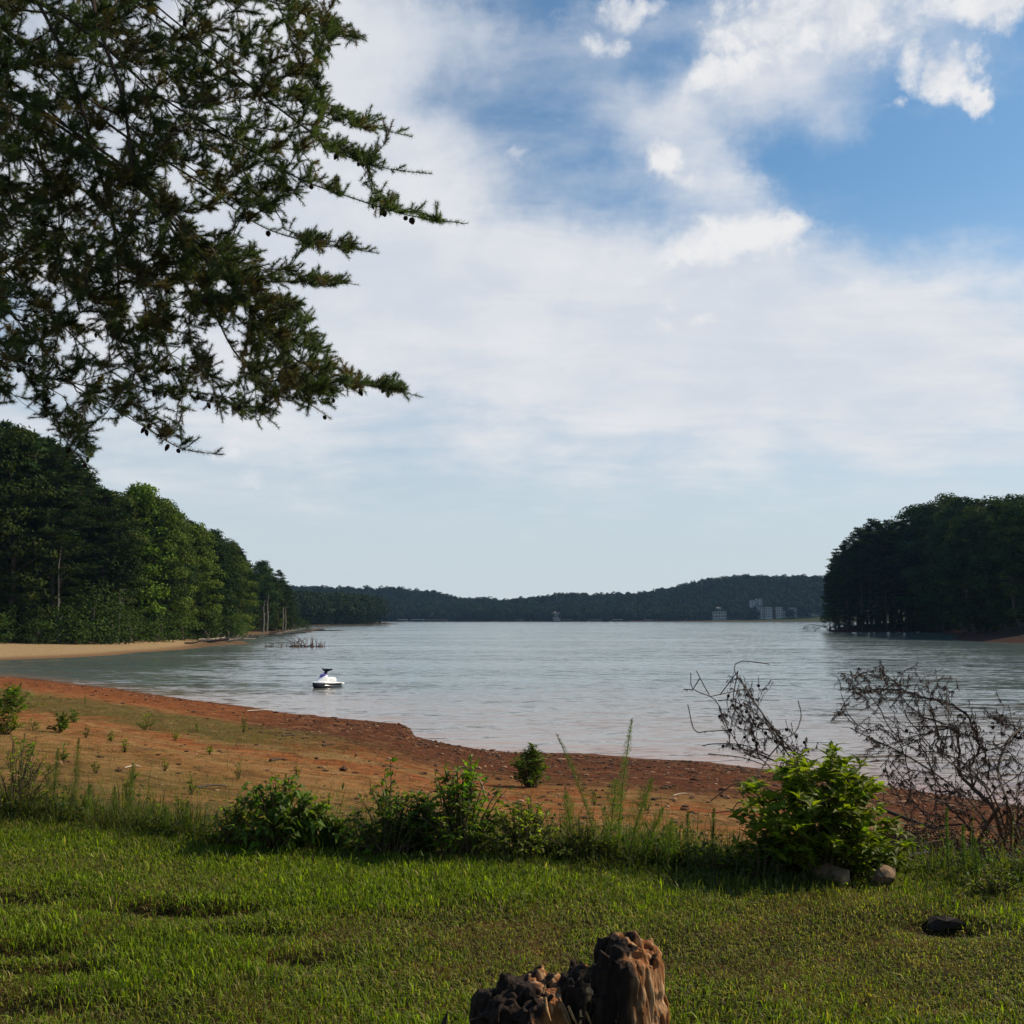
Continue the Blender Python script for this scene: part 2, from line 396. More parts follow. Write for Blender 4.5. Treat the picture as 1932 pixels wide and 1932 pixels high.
def height(x, y):
    shp = np.shape(x); x = np.ravel(np.asarray(x, float)); y = np.ravel(np.asarray(y, float))
    r = np.hypot(x, y); th = np.arctan2(x, y)
    re = edge_r(th) + 0.35 * fbm(x * 1.3, y * 1.3, 3.0, 2, 5); rs = shore_r(th) + fbm(x * .25, y * .25, 0, 4, 9) * np.minimum(3.0, r * .06)
    t = beach_t(th, r, re, rs)
    zA = np.interp(t, PROF_T, PROF_Z)
    w = np.clip((t - .02) * 20, 0, 1) * np.clip((1.02 - t) * 20, 0, 1)
    zA += w * 0.16 * fbm(x * .5, y * .5, 0, 4, 11)
    lawn = t <= 0
    zA += np.where(t < .03, 0.05 * fbm(x * 1.2, y * 1.2, 0, 4, 2), 0)
    for hx, hy, rx, ry, dz in HOLLOWS:
        zA += dz * np.exp(-((x - hx) / rx) ** 2 - ((y - hy) / ry) ** 2) * (r < 14)
    P = np.stack([x, y], 1)
    n1 = fbm(x * .02, y * .02, 0, 3, 21)
    sB = sdist(P, POLY_B) + fbm(x * .06, y * .06, 0, 3, 31) * 5; sE = sdist(P, POLY_E) + fbm(x * .06, y * .06, 0, 3, 33) * 5; sC = sdist(P, POLY_C)
    zB = np.where(sB > 0, np.minimum(sB * .05, 1.6) + np.clip(sB - 30, 0, 90) * .06 + n1 * np.clip(sB * .03, 0, 3), np.maximum(sB * .06, -3))
    zE = np.where(sE > 0, np.minimum(sE * .16, 1.8) + np.clip(sE - 8, 0, 110) * .12 + n1 * np.clip(sE * .03, 0, 3), np.maximum(sE * .08, -3))
    zC = np.where(sC > 0, np.minimum(sC * .08, 1.2) + np.clip(sC - 20, 0, 100) * .08, np.maximum(sC * .05, -3))
    Hc = np.interp(th, CR[:, 0], CR[:, 1])
    q = np.clip((r - 1590 - 40 * fbm(th * 30, 0, 0, 3, 40)) / 420, -1, 1)
    zD = np.where(q > 0, 1.0 + Hc * (q * q * (3 - 2 * q)) + n1 * 14 * q, np.maximum(q * 30, -3))
    return np.maximum.reduce([zA, zB, zC, zD, zE]).reshape(shp)
def gz(x, y): return float(height(np.array([x]), np.array([y]))[0])
def ground_px(px, py):
    """the point of the ground that the ray through a photo pixel meets"""
    d = ray(px, py); rr = np.concatenate([np.linspace(2.5, 60, 1200), np.geomspace(60, 1500, 800)])
    P = d[None] / d[1] * rr[:, None]; P[:, 2] += CAM_Z
    h = np.maximum(height(P[:, 0], P[:, 1]), 0.0); k = np.argmax(P[:, 2] <= h)
    return np.array([P[k, 0], P[k, 1], h[k]])

def build_terrain():
    th = np.concatenate([np.linspace(-math.pi, -0.62, 90, endpoint=False), np.linspace(-0.62, 0.62, 640), np.linspace(0.62, math.pi, 90)[1:]])
    rr = np.concatenate([[0.3, 1, 1.8], np.geomspace(2.5, 9000, 470)])
    TH, RR = np.meshgrid(th, rr, indexing='ij'); X = RR * np.sin(TH); Y = RR * np.cos(TH)
    Z = height(X, Y)
    n, k = X.shape
    i = np.arange(n - 1)[:, None] * k; j = np.arange(k - 1)[None]
    Fq = np.stack([i + j, i + j + 1, i + k + j + 1, i + k + j], -1).reshape(-1, 4)
    V = np.stack([X, Y, Z], -1).reshape(-1, 3)
    # zones: r = lawn, g = position down the beach, b = land kind (0 home beach, .33 left sand, .66 wooded, 1 right red)
    re = edge_r(TH); rs = shore_r(TH); t = np.clip(beach_t(TH, RR, re, rs), 0, 1.5) / 1.5
    P = V[:, :2]
    sB = sdist(P, POLY_B).reshape(n, k); sE = sdist(P, POLY_E).reshape(n, k); sC = sdist(P, POLY_C).reshape(n, k)
    g = Geo(); lawn = np.clip(1 - (RR - re) / 0.8, 0, 1)
    kind = np.zeros_like(TH); kind[(sB > -30) & (RR > shore_r(TH) * 1.15)] = .33; kind[(sE > -30)] = 1.0; kind[(sC > -20)] = .5
    kind[RR > 1400] = .66
    g.add(V, Fq, np.stack([lawn, t, kind], -1).reshape(-1, 3))
    m, nt, out = new_mat('ground_soil')
    a = nt.node('ShaderNodeAttribute', attribute_name='col'); lr, tt, kk = nt.sep(a.outputs['Vector'])
    geo = nt.node('ShaderNodeNewGeometry'); pos = geo.outputs['Position']; px_, py_, pz_ = nt.sep(pos)
    n1 = nt.noise(pos, 0.35, 6, 0.6); n2 = nt.noise(pos, 2.2, 6, 0.62); n3 = nt.noise(pos, 14, 5, 0.6)
    # slanting streaks that follow old water lines
    tl = nt.m('ADD', nt.m('MULTIPLY', tt, 1.5), nt.m('MULTIPLY', nt.m('SUBTRACT', n1, 0.5), 0.22))
    streak = nt.noise(nt.comb(nt.m('MULTIPLY', tl, 30), nt.m('MULTIPLY', px_, 0.10), 0.0), 1.0, 5, 0.6)
    sand = nt.mix(nt.rng(n2, .35, .65), (0.235, 0.115, 0.042), (0.33, 0.19, 0.075))
    clay = nt.mix(nt.rng(n2, .35, .65), (0.20, 0.06, 0.020), (0.36, 0.11, 0.034))
    wet = nt.mix(nt.rng(n2, .3, .7), (0.07, 0.020, 0.010), (0.15, 0.045, 0.018))
    grn = nt.mix(nt.rng(n3, .35, .65), (0.06, 0.07, 0.018), (0.14, 0.11, 0.035))
    c = nt.mix(nt.rng(streak, .42, .56), sand, clay)
    c = nt.mix(nt.rng(tl, .42, .16, 0, .6), c, nt.mix(nt.rng(n2, .35, .65), (0.32, 0.165, 0.055), (0.42, 0.24, 0.09)))
    c = nt.mix(nt.rng(tl, .62, .74), c, clay)
    right = nt.rng(px_, -17.0, -4.0)
    wetf = nt.m('MULTIPLY', nt.rng(nt.m('ADD', tl, nt.m('MULTIPLY', right, 0.2)), .66, .80), nt.rng(right, 0.0, 1.0, 0.35, 1.0))
    c = nt.mix(wetf, c, wet)
    c = nt.mix(nt.rng(tl, .93, 1.0), c, (0.12, 0.045, 0.025))
    gleft = nt.m('MULTIPLY', nt.m('MULTIPLY', nt.rng(tl, .36, .42), nt.rng(tl, .60, .68, 1, 0)), nt.rng(px_, -9.0, -3.0, 1.0, 0.12))
    gf = nt.m('MULTIPLY', gleft, nt.rng(nt.m('ADD', n2, nt.m('MULTIPLY', streak, .5)), .58, .8, .25, .9))
    gtop = nt.m('MULTIPLY', nt.rng(tl, .05, .30, 1, 0), nt.rng(nt.m('ADD', n1, nt.m('MULTIPLY', n3, .5)), .62, .85, .2, .9))
    c = nt.mix(nt.m('MAXIMUM', gf, gtop), c, grn)
    fine = nt.noise(nt.comb(nt.m('MULTIPLY', px_, .8), nt.m('MULTIPLY', tl, 60), 0.0), 1.0, 8, .72)
    c = nt.mix(nt.rng(fine, .50, .62, 0, .6), c, (0.075, 0.045, 0.02)); c = nt.mix(nt.rng(fine, .50, .36, 0, .5), c, (0.33, 0.20, 0.09))
    dark = nt.rng(nt.noise(nt.scalev(pos, (1, 3.5, 1)), 1.9, 8, 0.74), .54, .61)
    c = nt.mix(nt.m('MULTIPLY', dark, .75), c, (0.05, 0.028, 0.014))
    lawnc = nt.mix(nt.rng(n2, .45, .65), (0.03, 0.026, 0.010), (0.11, 0.055, 0.024))
    c = nt.mix(lr, c, lawnc)
    pale = nt.mix(nt.rng(n2, .35, .65), (0.30, 0.20, 0.10), (0.40, 0.28, 0.155))
    pale = nt.mix(nt.rng(pz_, 0.05, 0.30, 1, 0), pale, (0.20, 0.115, 0.06))
    litter = nt.mix(n2, (0.07, 0.04, 0.022), (0.12, 0.07, 0.035))
    pale = nt.mix(nt.rng(nt.m('DIVIDE', px_, py_), -.325, -.295), pale, nt.mix(n2, (0.10, 0.062, 0.036), (0.19, 0.12, 0.065)))
    leftc = nt.mix(nt.rng(nt.m('ADD', pz_, nt.m('MULTIPLY', nt.m('SUBTRACT', n1, .5), 1.2)), 1.25, 1.6), pale, litter)
    redc = nt.mix(nt.rng(pz_, .5, 1.3), (0.05, 0.023, 0.017), (0.03, 0.02, 0.015))
    woodc = nt.mix(n2, (0.03, 0.04, 0.015), (0.05, 0.06, 0.02))
    shorec = nt.mix(nt.rng(pz_, 0.8, 2.0), (0.07, 0.05, 0.036), woodc)
    isB = nt.m('COMPARE', kk, .33, .12); isE = nt.m('GREATER_THAN', kk, .85); isW = nt.m('COMPARE', kk, .62, .16)
    c = nt.mix(isB, c, leftc); c = nt.mix(isE, c, redc); c = nt.mix(isW, c, shorec)
    p = nt.node('ShaderNodeBsdfPrincipled'); p.inputs['Specular IOR Level'].default_value = 0.03
    nt.link(c, p.inputs['Base Color']); nt.link(nt.rng(wetf, 0, 1, 1.0, .9), p.inputs['Roughness'])
    b = nt.node('ShaderNodeBump'); b.inputs['Strength'].default_value = 1.0; b.inputs['Distance'].default_value = .10
    nt.link(nt.m('ADD', nt.m('ADD', nt.noise(pos, 5, 8, .7), nt.m('MULTIPLY', fine, 1.6)), nt.m('MULTIPLY', streak, 2.0)), b.inputs['Height']); nt.link(b.outputs[0], p.inputs['Normal'])
    nt.link(p.outputs[0], out.inputs[0])
    o = g.build('ground', m, smooth=True); tag(o, 'lawn, red clay beach and wooded shores around the lake', 'ground', kind='structure')
    # ---- water on the same grid
    keep = (Z < 0.35) & (RR < 1750) & (RR > 12)
    kf = keep.ravel()[Fq].any(1); Fw = Fq[kf]; used = np.unique(Fw); remap = -np.ones(len(V), int); remap[used] = np.arange(len(used))
    Vw = V[used].copy(); depth = -Vw[:, 2]; Vw[:, 2] = 0
    t15 = (RR / rs).ravel()[used]
    sB_ = np.clip(1 + sB.ravel()[used] / 30, 0, 1)
    gw = Geo(); gw.add(Vw, remap[Fw], np.stack([np.clip((RR - rs).ravel()[used] / np.interp(TH.ravel()[used], [-.55, -.35, -.15, .1], [8, 14, 42, 60]), 0, 1), sB_, np.clip(depth / 3, 0, 1)], 1))
    m, nt, out = new_mat('lake_water')
    a = nt.node('ShaderNodeAttribute', attribute_name='col'); s1, s2, s3 = nt.sep(a.outputs['Vector'])
    geo = nt.node('ShaderNodeNewGeometry'); pos = geo.outputs['Position']
    n1 = nt.noise(pos, .05, 4, .5)
    # suspended red silt near the home beach
    silt = nt.m('ADD', s1, nt.m('MULTIPLY', nt.m('SUBTRACT', n1, .5), .25))
    deep = nt.mix(nt.rng(nt.noise(nt.scalev(pos, (.004, .02, 1)), 1, 3), .4, .6), (0.09, 0.122, 0.118), (0.115, 0.148, 0.140))
    mid = nt.mix(nt.rng(silt, .10, .80), (0.22, 0.175, 0.15), deep)
    c = nt.mix(nt.rng(silt, -.05, .10), (0.28, 0.15, 0.10), mid)
    p = nt.node('ShaderNodeBsdfPrincipled'); nt.link(c, p.inputs['Base Color'])
    p.inputs['IOR'].default_value = 1.33; p.inputs['Roughness'].default_value = .10; p.inputs['Specular IOR Level'].default_value = .5
    w1 = nt.noise(nt.scalev(pos, (.55, 1.5, 1)), 1.0, 4, .6, .3)
    w2 = nt.noise(nt.scalev(pos, (2.2, 6.0, 1)), 1.0, 4, .6, .2)
    w3 = nt.noise(nt.scalev(pos, (.22, .8, 1)), 1.0, 6, .7, .4)
    w4 = nt.noise(nt.scalev(pos, (.035, .13, 1)), 1.0, 5, .62, .3)
    calm = nt.rng(nt.noise(nt.scalev(pos, (.012, .05, 1)), 1, 3), .35, .65, .6, 1.25)
    def slope(sx, sy, amp, detail=3, rough=.6):
        n = nt.n.new('ShaderNodeTexNoise'); nt.put(n.inputs['Vector'], nt.scalev(pos, (sx, sy, 1))); n.inputs['Scale'].default_value = 1; n.inputs['Detail'].default_value = detail; n.inputs['Roughness'].default_value = rough
        n.inputs['Distortion'].default_value = .3
        a = nt.node('ShaderNodeVectorMath', operation='SUBTRACT'); nt.l.new(n.outputs['Color'], a.inputs[0]); a.inputs[1].default_value = (.5, .5, .5)
        b = nt.node('ShaderNodeVectorMath', operation='MULTIPLY'); nt.l.new(a.outputs[0], b.inputs[0]); b.inputs[1].default_value = (amp * .6, amp, 0); return b.outputs[0]
    def vadd(a, b):
        n = nt.node('ShaderNodeVectorMath', operation='ADD'); nt.l.new(a, n.inputs[0]); nt.put(n.inputs[1], b); return n.outputs[0]
    sl_ = vadd(vadd(slope(1.0, 3.8, .62, 5), slope(.3, 1.2, .42, 4)), slope(.05, .22, .26, 5))
    sc_ = nt.node('ShaderNodeVectorMath', operation='SCALE'); nt.l.new(sl_, sc_.inputs[0]); nt.l.new(calm, sc_.inputs['Scale'])
    nn = nt.node('ShaderNodeVectorMath', operation='NORMALIZE'); nt.l.new(vadd(sc_.outputs[0], (0, -.035, 1)), nn.inputs[0])
    nt.link(nn.outputs[0], p.inputs['Normal']); nt.link(p.outputs[0], out.inputs[0])
    o = gw.build('water', m, smooth=True); tag(o, 'rippled grey green lake, pinkish with silt along the clay beach', 'lake', kind='structure')
build_terrain()

# ------------------------------------------------------------------ forest trees (prototypes then copies)
def tree_branch(g, p0, p1, r0, r1, sag=0.0, n=5, sides=5, col=(.09, .07, .055)):
    t = np.linspace(0, 1, n)[:, None]; P = p0 * (1 - t) + p1 * t; P[:, 2] += (t[:, 0] * (1 - t[:, 0])) * sag
    g.tube(P, np.linspace(r0, r1, n), sides, col)
def proto_broadleaf(seed, H=24.0, Rm=6.0, base=.12, col=(.05, .085, .018), nclump=72, per=150, leaf=.46):
    r = np.random.default_rng(seed); root = empty('broadleaf_tree')
    tr = Geo(); z = np.linspace(0, .85 * H, 9); off = np.cumsum(r.normal(0, .18, (9, 2)), 0); off[0] = 0
    tr.tube(np.column_stack([off, z]), np.linspace(.36, .08, 9), 7, (.11, .09, .075))
    cr = Geo(); cs = []
    for i in range(nclump):
        zn = base + (1 - base) * r.uniform(0, 1) ** .8
        u = (zn - base) / (1 - base); env = Rm * (max(1e-3, math.sin(math.pi * min(1, .18 + .82 * (1 - u)) ** .9)) ** .55 if u > .0 else .5)
        env = Rm * (1 - abs(2 * u - .75) ** 2.4 * .62) if u < .875 else Rm * .62 * math.sqrt(max(.02, (1 - u) / .125))
        a = r.uniform(0, 2 * math.pi); rad = env * math.sqrt(r.uniform(.15, 1.0)) * .85
        c = np.array([math.cos(a) * rad, math.sin(a) * rad, zn * H - .8]); cr_ = r.uniform(.9, 2.2)
        cs.append(c)
        if i % 2 == 0:
            z0 = max(1.0, min(c[2] - rad * .6, .8 * H)); k = np.interp(z0, z, np.arange(9)); o2 = off[int(k)]
            tree_branch(tr, np.array([o2[0], o2[1], z0]), c, .09, .03, 0.4)
        n = int(per * (cr_ / 1.7) ** 2); d = rand_dirs(n, r); d[:, 2] = np.where(d[:, 2] < -.35, -d[:, 2] * .6, d[:, 2]); d = unit(d)
        P = c + d * np.array([cr_ * 1.1, cr_ * 1.1, cr_ * .75]) * r.uniform(.55, 1.06, (n, 1))
        N = unit(d + r.normal(0, .45, (n, 3))); D = unit(np.cross(N, rand_dirs(n, r)))
        cl = np.array(col) * r.uniform(.75, 1.3)
        leaf_quads(cr, P, D, N, r.uniform(.7, 1.2, n) * leaf, r.uniform(.7, 1.1, n) * leaf * .7, jit(cl, n, .25, r), .1, .1)
    tr.build('trunk', M_BARK, root); cr.build('crown', M_TREE, root)
    root['H'] = H; return root
def proto_pine(seed, H=26.0, Rm=4.6, base=.28, col=(.036, .053, .016), tiers=26):
    r = np.random.default_rng(seed); root = empty('pine_tree')
    tr = Geo(); z = np.linspace(0, .98 * H, 10); off = np.cumsum(r.normal(0, .12, (10, 2)), 0); off[0] = 0
    tr.tube(np.column_stack([off, z]), np.linspace(.30, .03, 10), 7, (.10, .075, .06))
    cr = Geo()
    for k in range(tiers):
        u = (k + r.uniform(-.3, .3)) / (tiers - 1); u = min(max(u, 0), 1); zz = H * (base + (1 - base) * u)
        o2 = np.array([np.interp(zz, z, off[:, 0]), np.interp(zz, z, off[:, 1])])
        nb = r.integers(4, 7) if u < .95 else 3
        for j in range(nb):
            a = r.uniform(0, 2 * math.pi); Lb = Rm * (min(1, (1 - u) * 1.7 + .07) ** .75) * r.uniform(.55, 1.1) * (1 if u > .15 else .75)
            up = r.uniform(-.12, .22) + .35 * u
            p0 = np.array([o2[0], o2[1], zz]); dr = np.array([math.cos(a), math.sin(a), up]); p1 = p0 + dr * Lb
            tree_branch(tr, p0, p1, .05 + .02 * (1 - u), .015, -.3, 4, 4)
            nt_ = max(3, int(Lb * 2.6))
            for q in range(nt_):
                f = .32 + .68 * (q + r.uniform(0, 1)) / nt_
                side = np.array([-math.sin(a), math.cos(a), 0]) * r.normal(0, .28) * Lb * .5 * (1.15 - f)
                c = p0 + dr * Lb * f + side + np.array([0, 0, r.uniform(-.05, .25)])
                m = 15; d = rand_dirs(m, r) * np.array([1, 1, .55]); d[:, :2] += dr[:2] * .5; d[:, 2] = np.abs(d[:, 2]) * .7 + .1
                d = unit(d)
                cl = np.array(col) * r.uniform(.75, 1.35)
                cards(cr, c + d * .08 + r.normal(0, .16, (m, 3)) * np.array([1, 1, .5]), d, rand_dirs(m, r), r.uniform(.4, .75, m), r.uniform(.10, .2, m), jit(cl, m, .2, r))
    tr.build('trunk', M_BARK, root); cr.build('crown', M_TREE, root)
    root['H'] = H; return root
G1, G2, G3 = (.078, .105, .017), (.05, .068, .015), (.11, .18, .02)
BL = [proto_broadleaf(11, 24, 5.6, .10, G1), proto_broadleaf(12, 25, 5.0, .08, G2), proto_broadleaf(13, 23, 6.2, .12, (.03, .055, .016)), proto_broadleaf(14, 22, 4.6, .05, G3)]
PN = [proto_pine(21), proto_pine(22, 27, 4.0, .22, (.024, .044, .018)), proto_pine(23, 25, 5.2, .34, (.032, .055, .018)), proto_pine(24, 26, 4.4, .5, (.03, .05, .018))]
SH = proto_broadleaf(15, 5.0, 2.6, .02, (.045, .075, .016), 26, 80, .3)
SH.name = 'shore_shrub'
used = set()
def place(proto, x, y, H, label, cat, group, zoff=-.2, wide=1.0, z=None, name=None):
    o = proto if proto.name not in used else copy_tree(proto)
    used.add(proto.name)
    s = H / proto['H']; o.location = (x, y, (gz(x, y) if z is None else z) + zoff); o.scale = (s * wide, s * wide, s)
    o.rotation_euler = (0, 0, random.uniform(0, 6.28))
    if name: o.name = name
    tag(o, label, cat, group); return o
def skyline(pts, x): return np.interp(x, [p[0] for p in pts], [p[1] for p in pts])
def tree_at(proto, px, d, ytop, label, cat, group, wide=1.0, minH=9):
    x = (px - 966) / F * d; y = d; g = gz(x, y)
    top = at(px, ytop, d)[2]
    return place(proto, x, y, max(minH, top - g + .2), label, cat, group, wide=wide)
LEFT = [(-200, 780), (-60, 790), (0, 798), (50, 815), (100, 845), (150, 885), (185, 908), (210, 925), (245, 918), (300, 935), (325, 958), (345, 975), (400, 1000), (430, 1016), (450, 1030), (462, 1065),
        (500, 1060), (530, 1080), (548, 1105), (575, 1150)]
FOOT = [(-200, 150), (0, 158), (100, 165), (200, 176), (300, 196), (370, 216), (440, 242), (470, 330), (548, 372)]
front = [
 ( -55, 4, 800, 'p0', 'tall dark pine at the extreme left edge of the wooded shore'),
 (  20, 3, 805, 'b1', 'big leafy tree at the left edge behind the pale sand bar, tallest of the shore'),
 (  62, 5, 826, 'p2', 'dark pine under the low hanging twigs, second from the left edge'),
 ( 105, 2, 850, 'p0', 'dark layered pine behind the middle of the pale sand bar'),
 ( 150, 4, 885, 'p1', 'narrow dark pine left of the bright green round topped tree'),
 ( 190, 3, 930, 'p2', 'short dark pine tucked against the bright green round topped tree'),
 ( 232, 5, 935, 'b1', 'mid green tree on the left flank of the bright round topped tree'),
 ( 262, 4, 915, 'b3', 'bright green broadleaf tree with the lumpy round top, lightest crown on the left shore'),
 ( 300, 3, 940, 'b0', 'bright leafy tree just right of the lumpy round topped one'),
 ( 333, 5, 968, 'b1', 'mid green tree above the end of the pale sand bar'),
 ( 368, 4, 985, 'b0', 'leafy tree over the driftwood where the sand bar ends'),
 ( 402, 6, 1000, 'b2', 'dark leafy tree third from the step in the left treeline'),
 ( 432, 4, 1017, 'b1', 'rounded leafy tree just left of the step in the treeline'),
 ( 470, 6, 1075, 'p3', 'low dark pine just past the step in the left treeline'),
 ( 497, 4, 1058, 'b2', 'dark round tree in the middle of the last clump on the left point'),
 ( 524, 5, 1078, 'p2', 'dark spreading pine near the tip of the left point'),
 ( 543, 5, 1105, 'p3', 'last pine at the tip of the left point'),
]
PD = {'p': PN, 'b': BL}
for px, dd, yt, k, lab in front:
    d = np.interp(px, [p[0] for p in FOOT], [p[1] for p in FOOT]) + dd
    tree_at(PD[k[0]][int(k[1])], px, d, yt, lab, 'tree', 'trees on the wooded left shore', 1.0 if k[0] == 'b' else 1.15)
for row in range(5):
    px = -260 + row * 7
    while px < 545:
        d = np.interp(px, [p[0] for p in FOOT], [p[1] for p in FOOT]) + 8 + row * 8 + random.uniform(-2, 2)
        yt = skyline(LEFT, px) + random.uniform(6, 30) + (8 if row < 2 else 0)
        pine = random.random() < (.75 if px < 210 else .3)
        tree_at(random.choice(PN if pine else BL[:3]), px, d, yt, 'tree crowded into the second rows of the wooded left shore', 'tree', 'trees deep in the wooded left shore', random.uniform(1.0, 1.3))
        px += random.uniform(24, 36) * 180 / d
# low growth at the foot of the wood
for px, dd, h, w, lab in [(-20, -2, 5, 1.3, 'dark bush at the left edge on the pale sand bar margin'), (70, -1, 4, 1.4, 'low bush under the pines behind the sand bar'), (120, -2, 6, 1.2, 'bush below the layered pine behind the sand bar'),
                      (172, -3, 10, .9, 'bright yellow green sapling at the foot of the left wood'), (205, -3, 7, 1.1, 'light green bush right of the bright sapling'), (246, -3, 6, 1.3, 'spreading bush under the round topped tree'),
                      (300, -3, 6, 1.2, 'bush where the pale sand bar narrows'), (345, -3, 6, 1.1, 'bush behind the first driftwood logs'), (392, -4, 6, 1.1, 'bush over the driftwood at the shore bend'),
                      (436, -4, 6.5, 1.0, 'bush at the step in the left treeline'), (556, 0, 8, .75, 'small light green tree standing alone at the tip of the left point'), (575, 18, 4.5, 1.1, 'low bush past the lone light tree on the left point')]:
    d = np.interp(px, [p[0] for p in FOOT], [p[1] for p in FOOT]) + dd
    place(SH, (px - 966) / F * d, d, h, lab, 'bush', 'bushes along the foot of the left wood', wide=w)
for px in range(-60, 540, 17):
    d = np.interp(px, [p[0] for p in FOOT], [p[1] for p in FOOT]) + random.uniform(2, 6)
    place(random.choice(BL[1:3]), (px - 966) / F * d, d, random.uniform(7, 12), 'young dark tree filling the foot of the left wood', 'tree', 'young trees in the left wood', wide=1.3)
# right wooded point
RIGHT = [(1555, 1120), (1560, 1075), (1572, 1045), (1590, 1030), (1600, 1022), (1622, 1000), (1650, 985), (1690, 985), (1700, 978), (1722, 975), (1740, 955), (1765, 940), (1800, 932), (1835, 938), (1855, 950), (1880, 940), (1932, 934), (2100, 930)]
RFOOT = [(1555, 385), (1600, 372), (1700, 380), (1800, 360), (1830, 300), (1932, 245), (2100, 230)]
rfront = [
 (1561, 3, 1085, 'p1', 'short ragged pine at the tip of the right point, overhanging the water'),
 (1578, 3, 1040, 'p0', 'dark pine second from the tip of the right point'),
 (1600, 4, 1024, 'p2', 'dark pine third from the tip of the right point'),
 (1625, 3, 1000, 'p3', 'spiky topped pine, left of the pair that stand highest before the dome'),
 (1652, 4, 984, 'p3', 'left one of the two spiky pines standing highest before the dome'),
 (1683, 4, 986, 'p3', 'right one of the two spiky pines standing highest before the dome'),
 (1712, 5, 976, 'p2', 'dark pine leaning against the dome crowned tree'),
 (1745, 4, 952, 'b2', 'broad dark tree on the left shoulder of the dome'),
 (1790, 6, 932, 'b1', 'great dome crowned broadleaf tree on the right point'),
 (1830, 5, 940, 'b2', 'broadleaf tree on the right shoulder of the dome'),
 (1875, 6, 938, 'b1', 'broad dark tree right of the notch in the right treeline'),
 (1925, 6, 934, 'b2', 'broad dark tree at the right edge of the frame'),
]
for px, dd, yt, k, lab in rfront:
    d = np.interp(px, [p[0] for p in RFOOT], [p[1] for p in RFOOT]) + dd + 3
    if k[0] == 'b': d = max(d, 345)
    tree_at(PD[k[0]][int(k[1])], px, d, yt, lab, 'tree', 'trees on the dark right point', 1.3 if px > 1600 else 1.0)
for row in range(4):
    px = 1572 + row * 9
    while px < 2150:
        d = np.interp(px, [p[0] for p in RFOOT], [p[1] for p in RFOOT]) + 8 + row * 11 + random.uniform(-3, 3)
        yt = skyline(RIGHT, px) + random.uniform(8, 45)
        pine = random.random() < (.9 if px < 1730 else .2)
        tree_at(random.choice(PN if pine else BL[1:3]), px, d, yt, 'tree crowded into the dark wood on the right point', 'tree', 'trees deep in the right wood', random.uniform(1.0, 1.35))
        px += random.uniform(16, 27) * 350 / d
for px in list(range(1565, 2080, 15)):
    d = np.interp(px, [p[0] for p in RFOOT], [p[1] for p in RFOOT]) + random.uniform(1, 6)
    place(random.choice(BL[1:3]), (px - 966) / F * d, d, random.uniform(6, 11), 'low dark tree filling the foot of the right wood', 'tree', 'low trees in the right wood', wide=1.35)

for px, d, H, lab in [(500, 338, 11, 'pale bare trunk, left one under the last clump of trees'), (507, 340, 13, 'pale leaning bare trunk, second under the last clump'), (536, 364, 13, 'pale bare trunk near the tip of the left point'), (541, 366, 10, 'thinner pale trunk next to the one at the tip of the left point'),
                      (112, 166, 17, 'thin pale trunk standing before the layered pine on the left shore'), (228, 179, 14, 'thin pale trunk before the wood left of the round topped tree'), (1622, 374, 13, 'grey bare trunk, left one on the right point'), (1668, 378, 15, 'grey bare trunk, second on the right point'), (1705, 381, 12, 'grey bare trunk, third on the right point')]:
    x = (px - 966) / F * d; root = empty('bare_trunk', (x, d, gz(x, d) - .3)); tag(root, lab, 'tree', 'bare trunks at the edge of the woods'); g = Geo(); w_ = .13 if d < 200 else .24
    g.tube([[0, 0, 0], [.15, 0, H * .4], [-.1, 0, H * .75], [.3, 0, H]], [w_, w_ * .85, w_ * .6, w_ * .25], 6, (.27, .23, .19) if d < 370 else (.10, .085, .075)); g.build('trunk', M_BARK, root)
    g = Geo()
    for k in range(7): a_ = random.uniform(0, 6.28); z_ = H * random.uniform(.35, .95); g.tube([[0, 0, z_], [math.cos(a_) * 1.3, math.sin(a_) * 1.3, z_ + random.uniform(-.2, .8)]], [w_ * .35, w_ * .12], 4, (.24, .2, .17) if d < 370 else (.09, .08, .07))
    g.build('dead_limbs', M_BARK, root)
# ------------------------------------------------------------------ far woods (one mass each)
def far_wood(name, label, spots, hmin, hmax, cols, per, leaf):
    g = Geo(); r = np.random.default_rng(5)
    for (x, y) in spots:
        z = gz(x, y)
        if z < .25: continue
        h = r.uniform(hmin, hmax); w = h * r.uniform(.26, .4); c = np.array(cols[r.integers(len(cols))]) * r.uniform(.75, 1.25)
        d = rand_dirs(per, r); d[:, 2] = np.abs(d[:, 2]) * 1.0 - .35
        d[:, 2] = np.where(r.random(per) < .3, -r.random(per), d[:, 2]); P = np.array([x, y, z + h * .5]) + d * np.array([w, w, h * .52]) * r.uniform(.8, 1.08, (per, 1))
        N = unit(d + r.normal(0, .35, (per, 3))); D = unit(np.cross(N, rand_dirs(per, r)))
        cards(g, P - D * leaf * .5, D, N, leaf * r.uniform(.7, 1.3, per), leaf * r.uniform(.6, 1.0, per), jit(c, per, .2, r))
    o = g.build(name, M_TREE); tag(o, label, 'woods', kind='stuff')
r = np.random.default_rng(3)
sp = []
for k_ in range(11):
    px = 440.0
    while px < 752:
        d = np.interp(px, [440, 500, 620, 700, 755], [640, 660, 742, 752, 765]) + k_ * 10
        x = (px - 966) / F * d + r.uniform(-3, 3)
        if px < 753 - k_ * 4: sp.append((x, d + r.uniform(-4, 4)))
        px += 9 * 740 / d
def far_heights(spots, line, d0): return spots
far_wood('distant_point_woods', 'dark wood on the low point beyond the left shore', sp, 19, 29, [(.015, .025, .012), (.019, .031, .012)], 260, 1.6)
sp = []
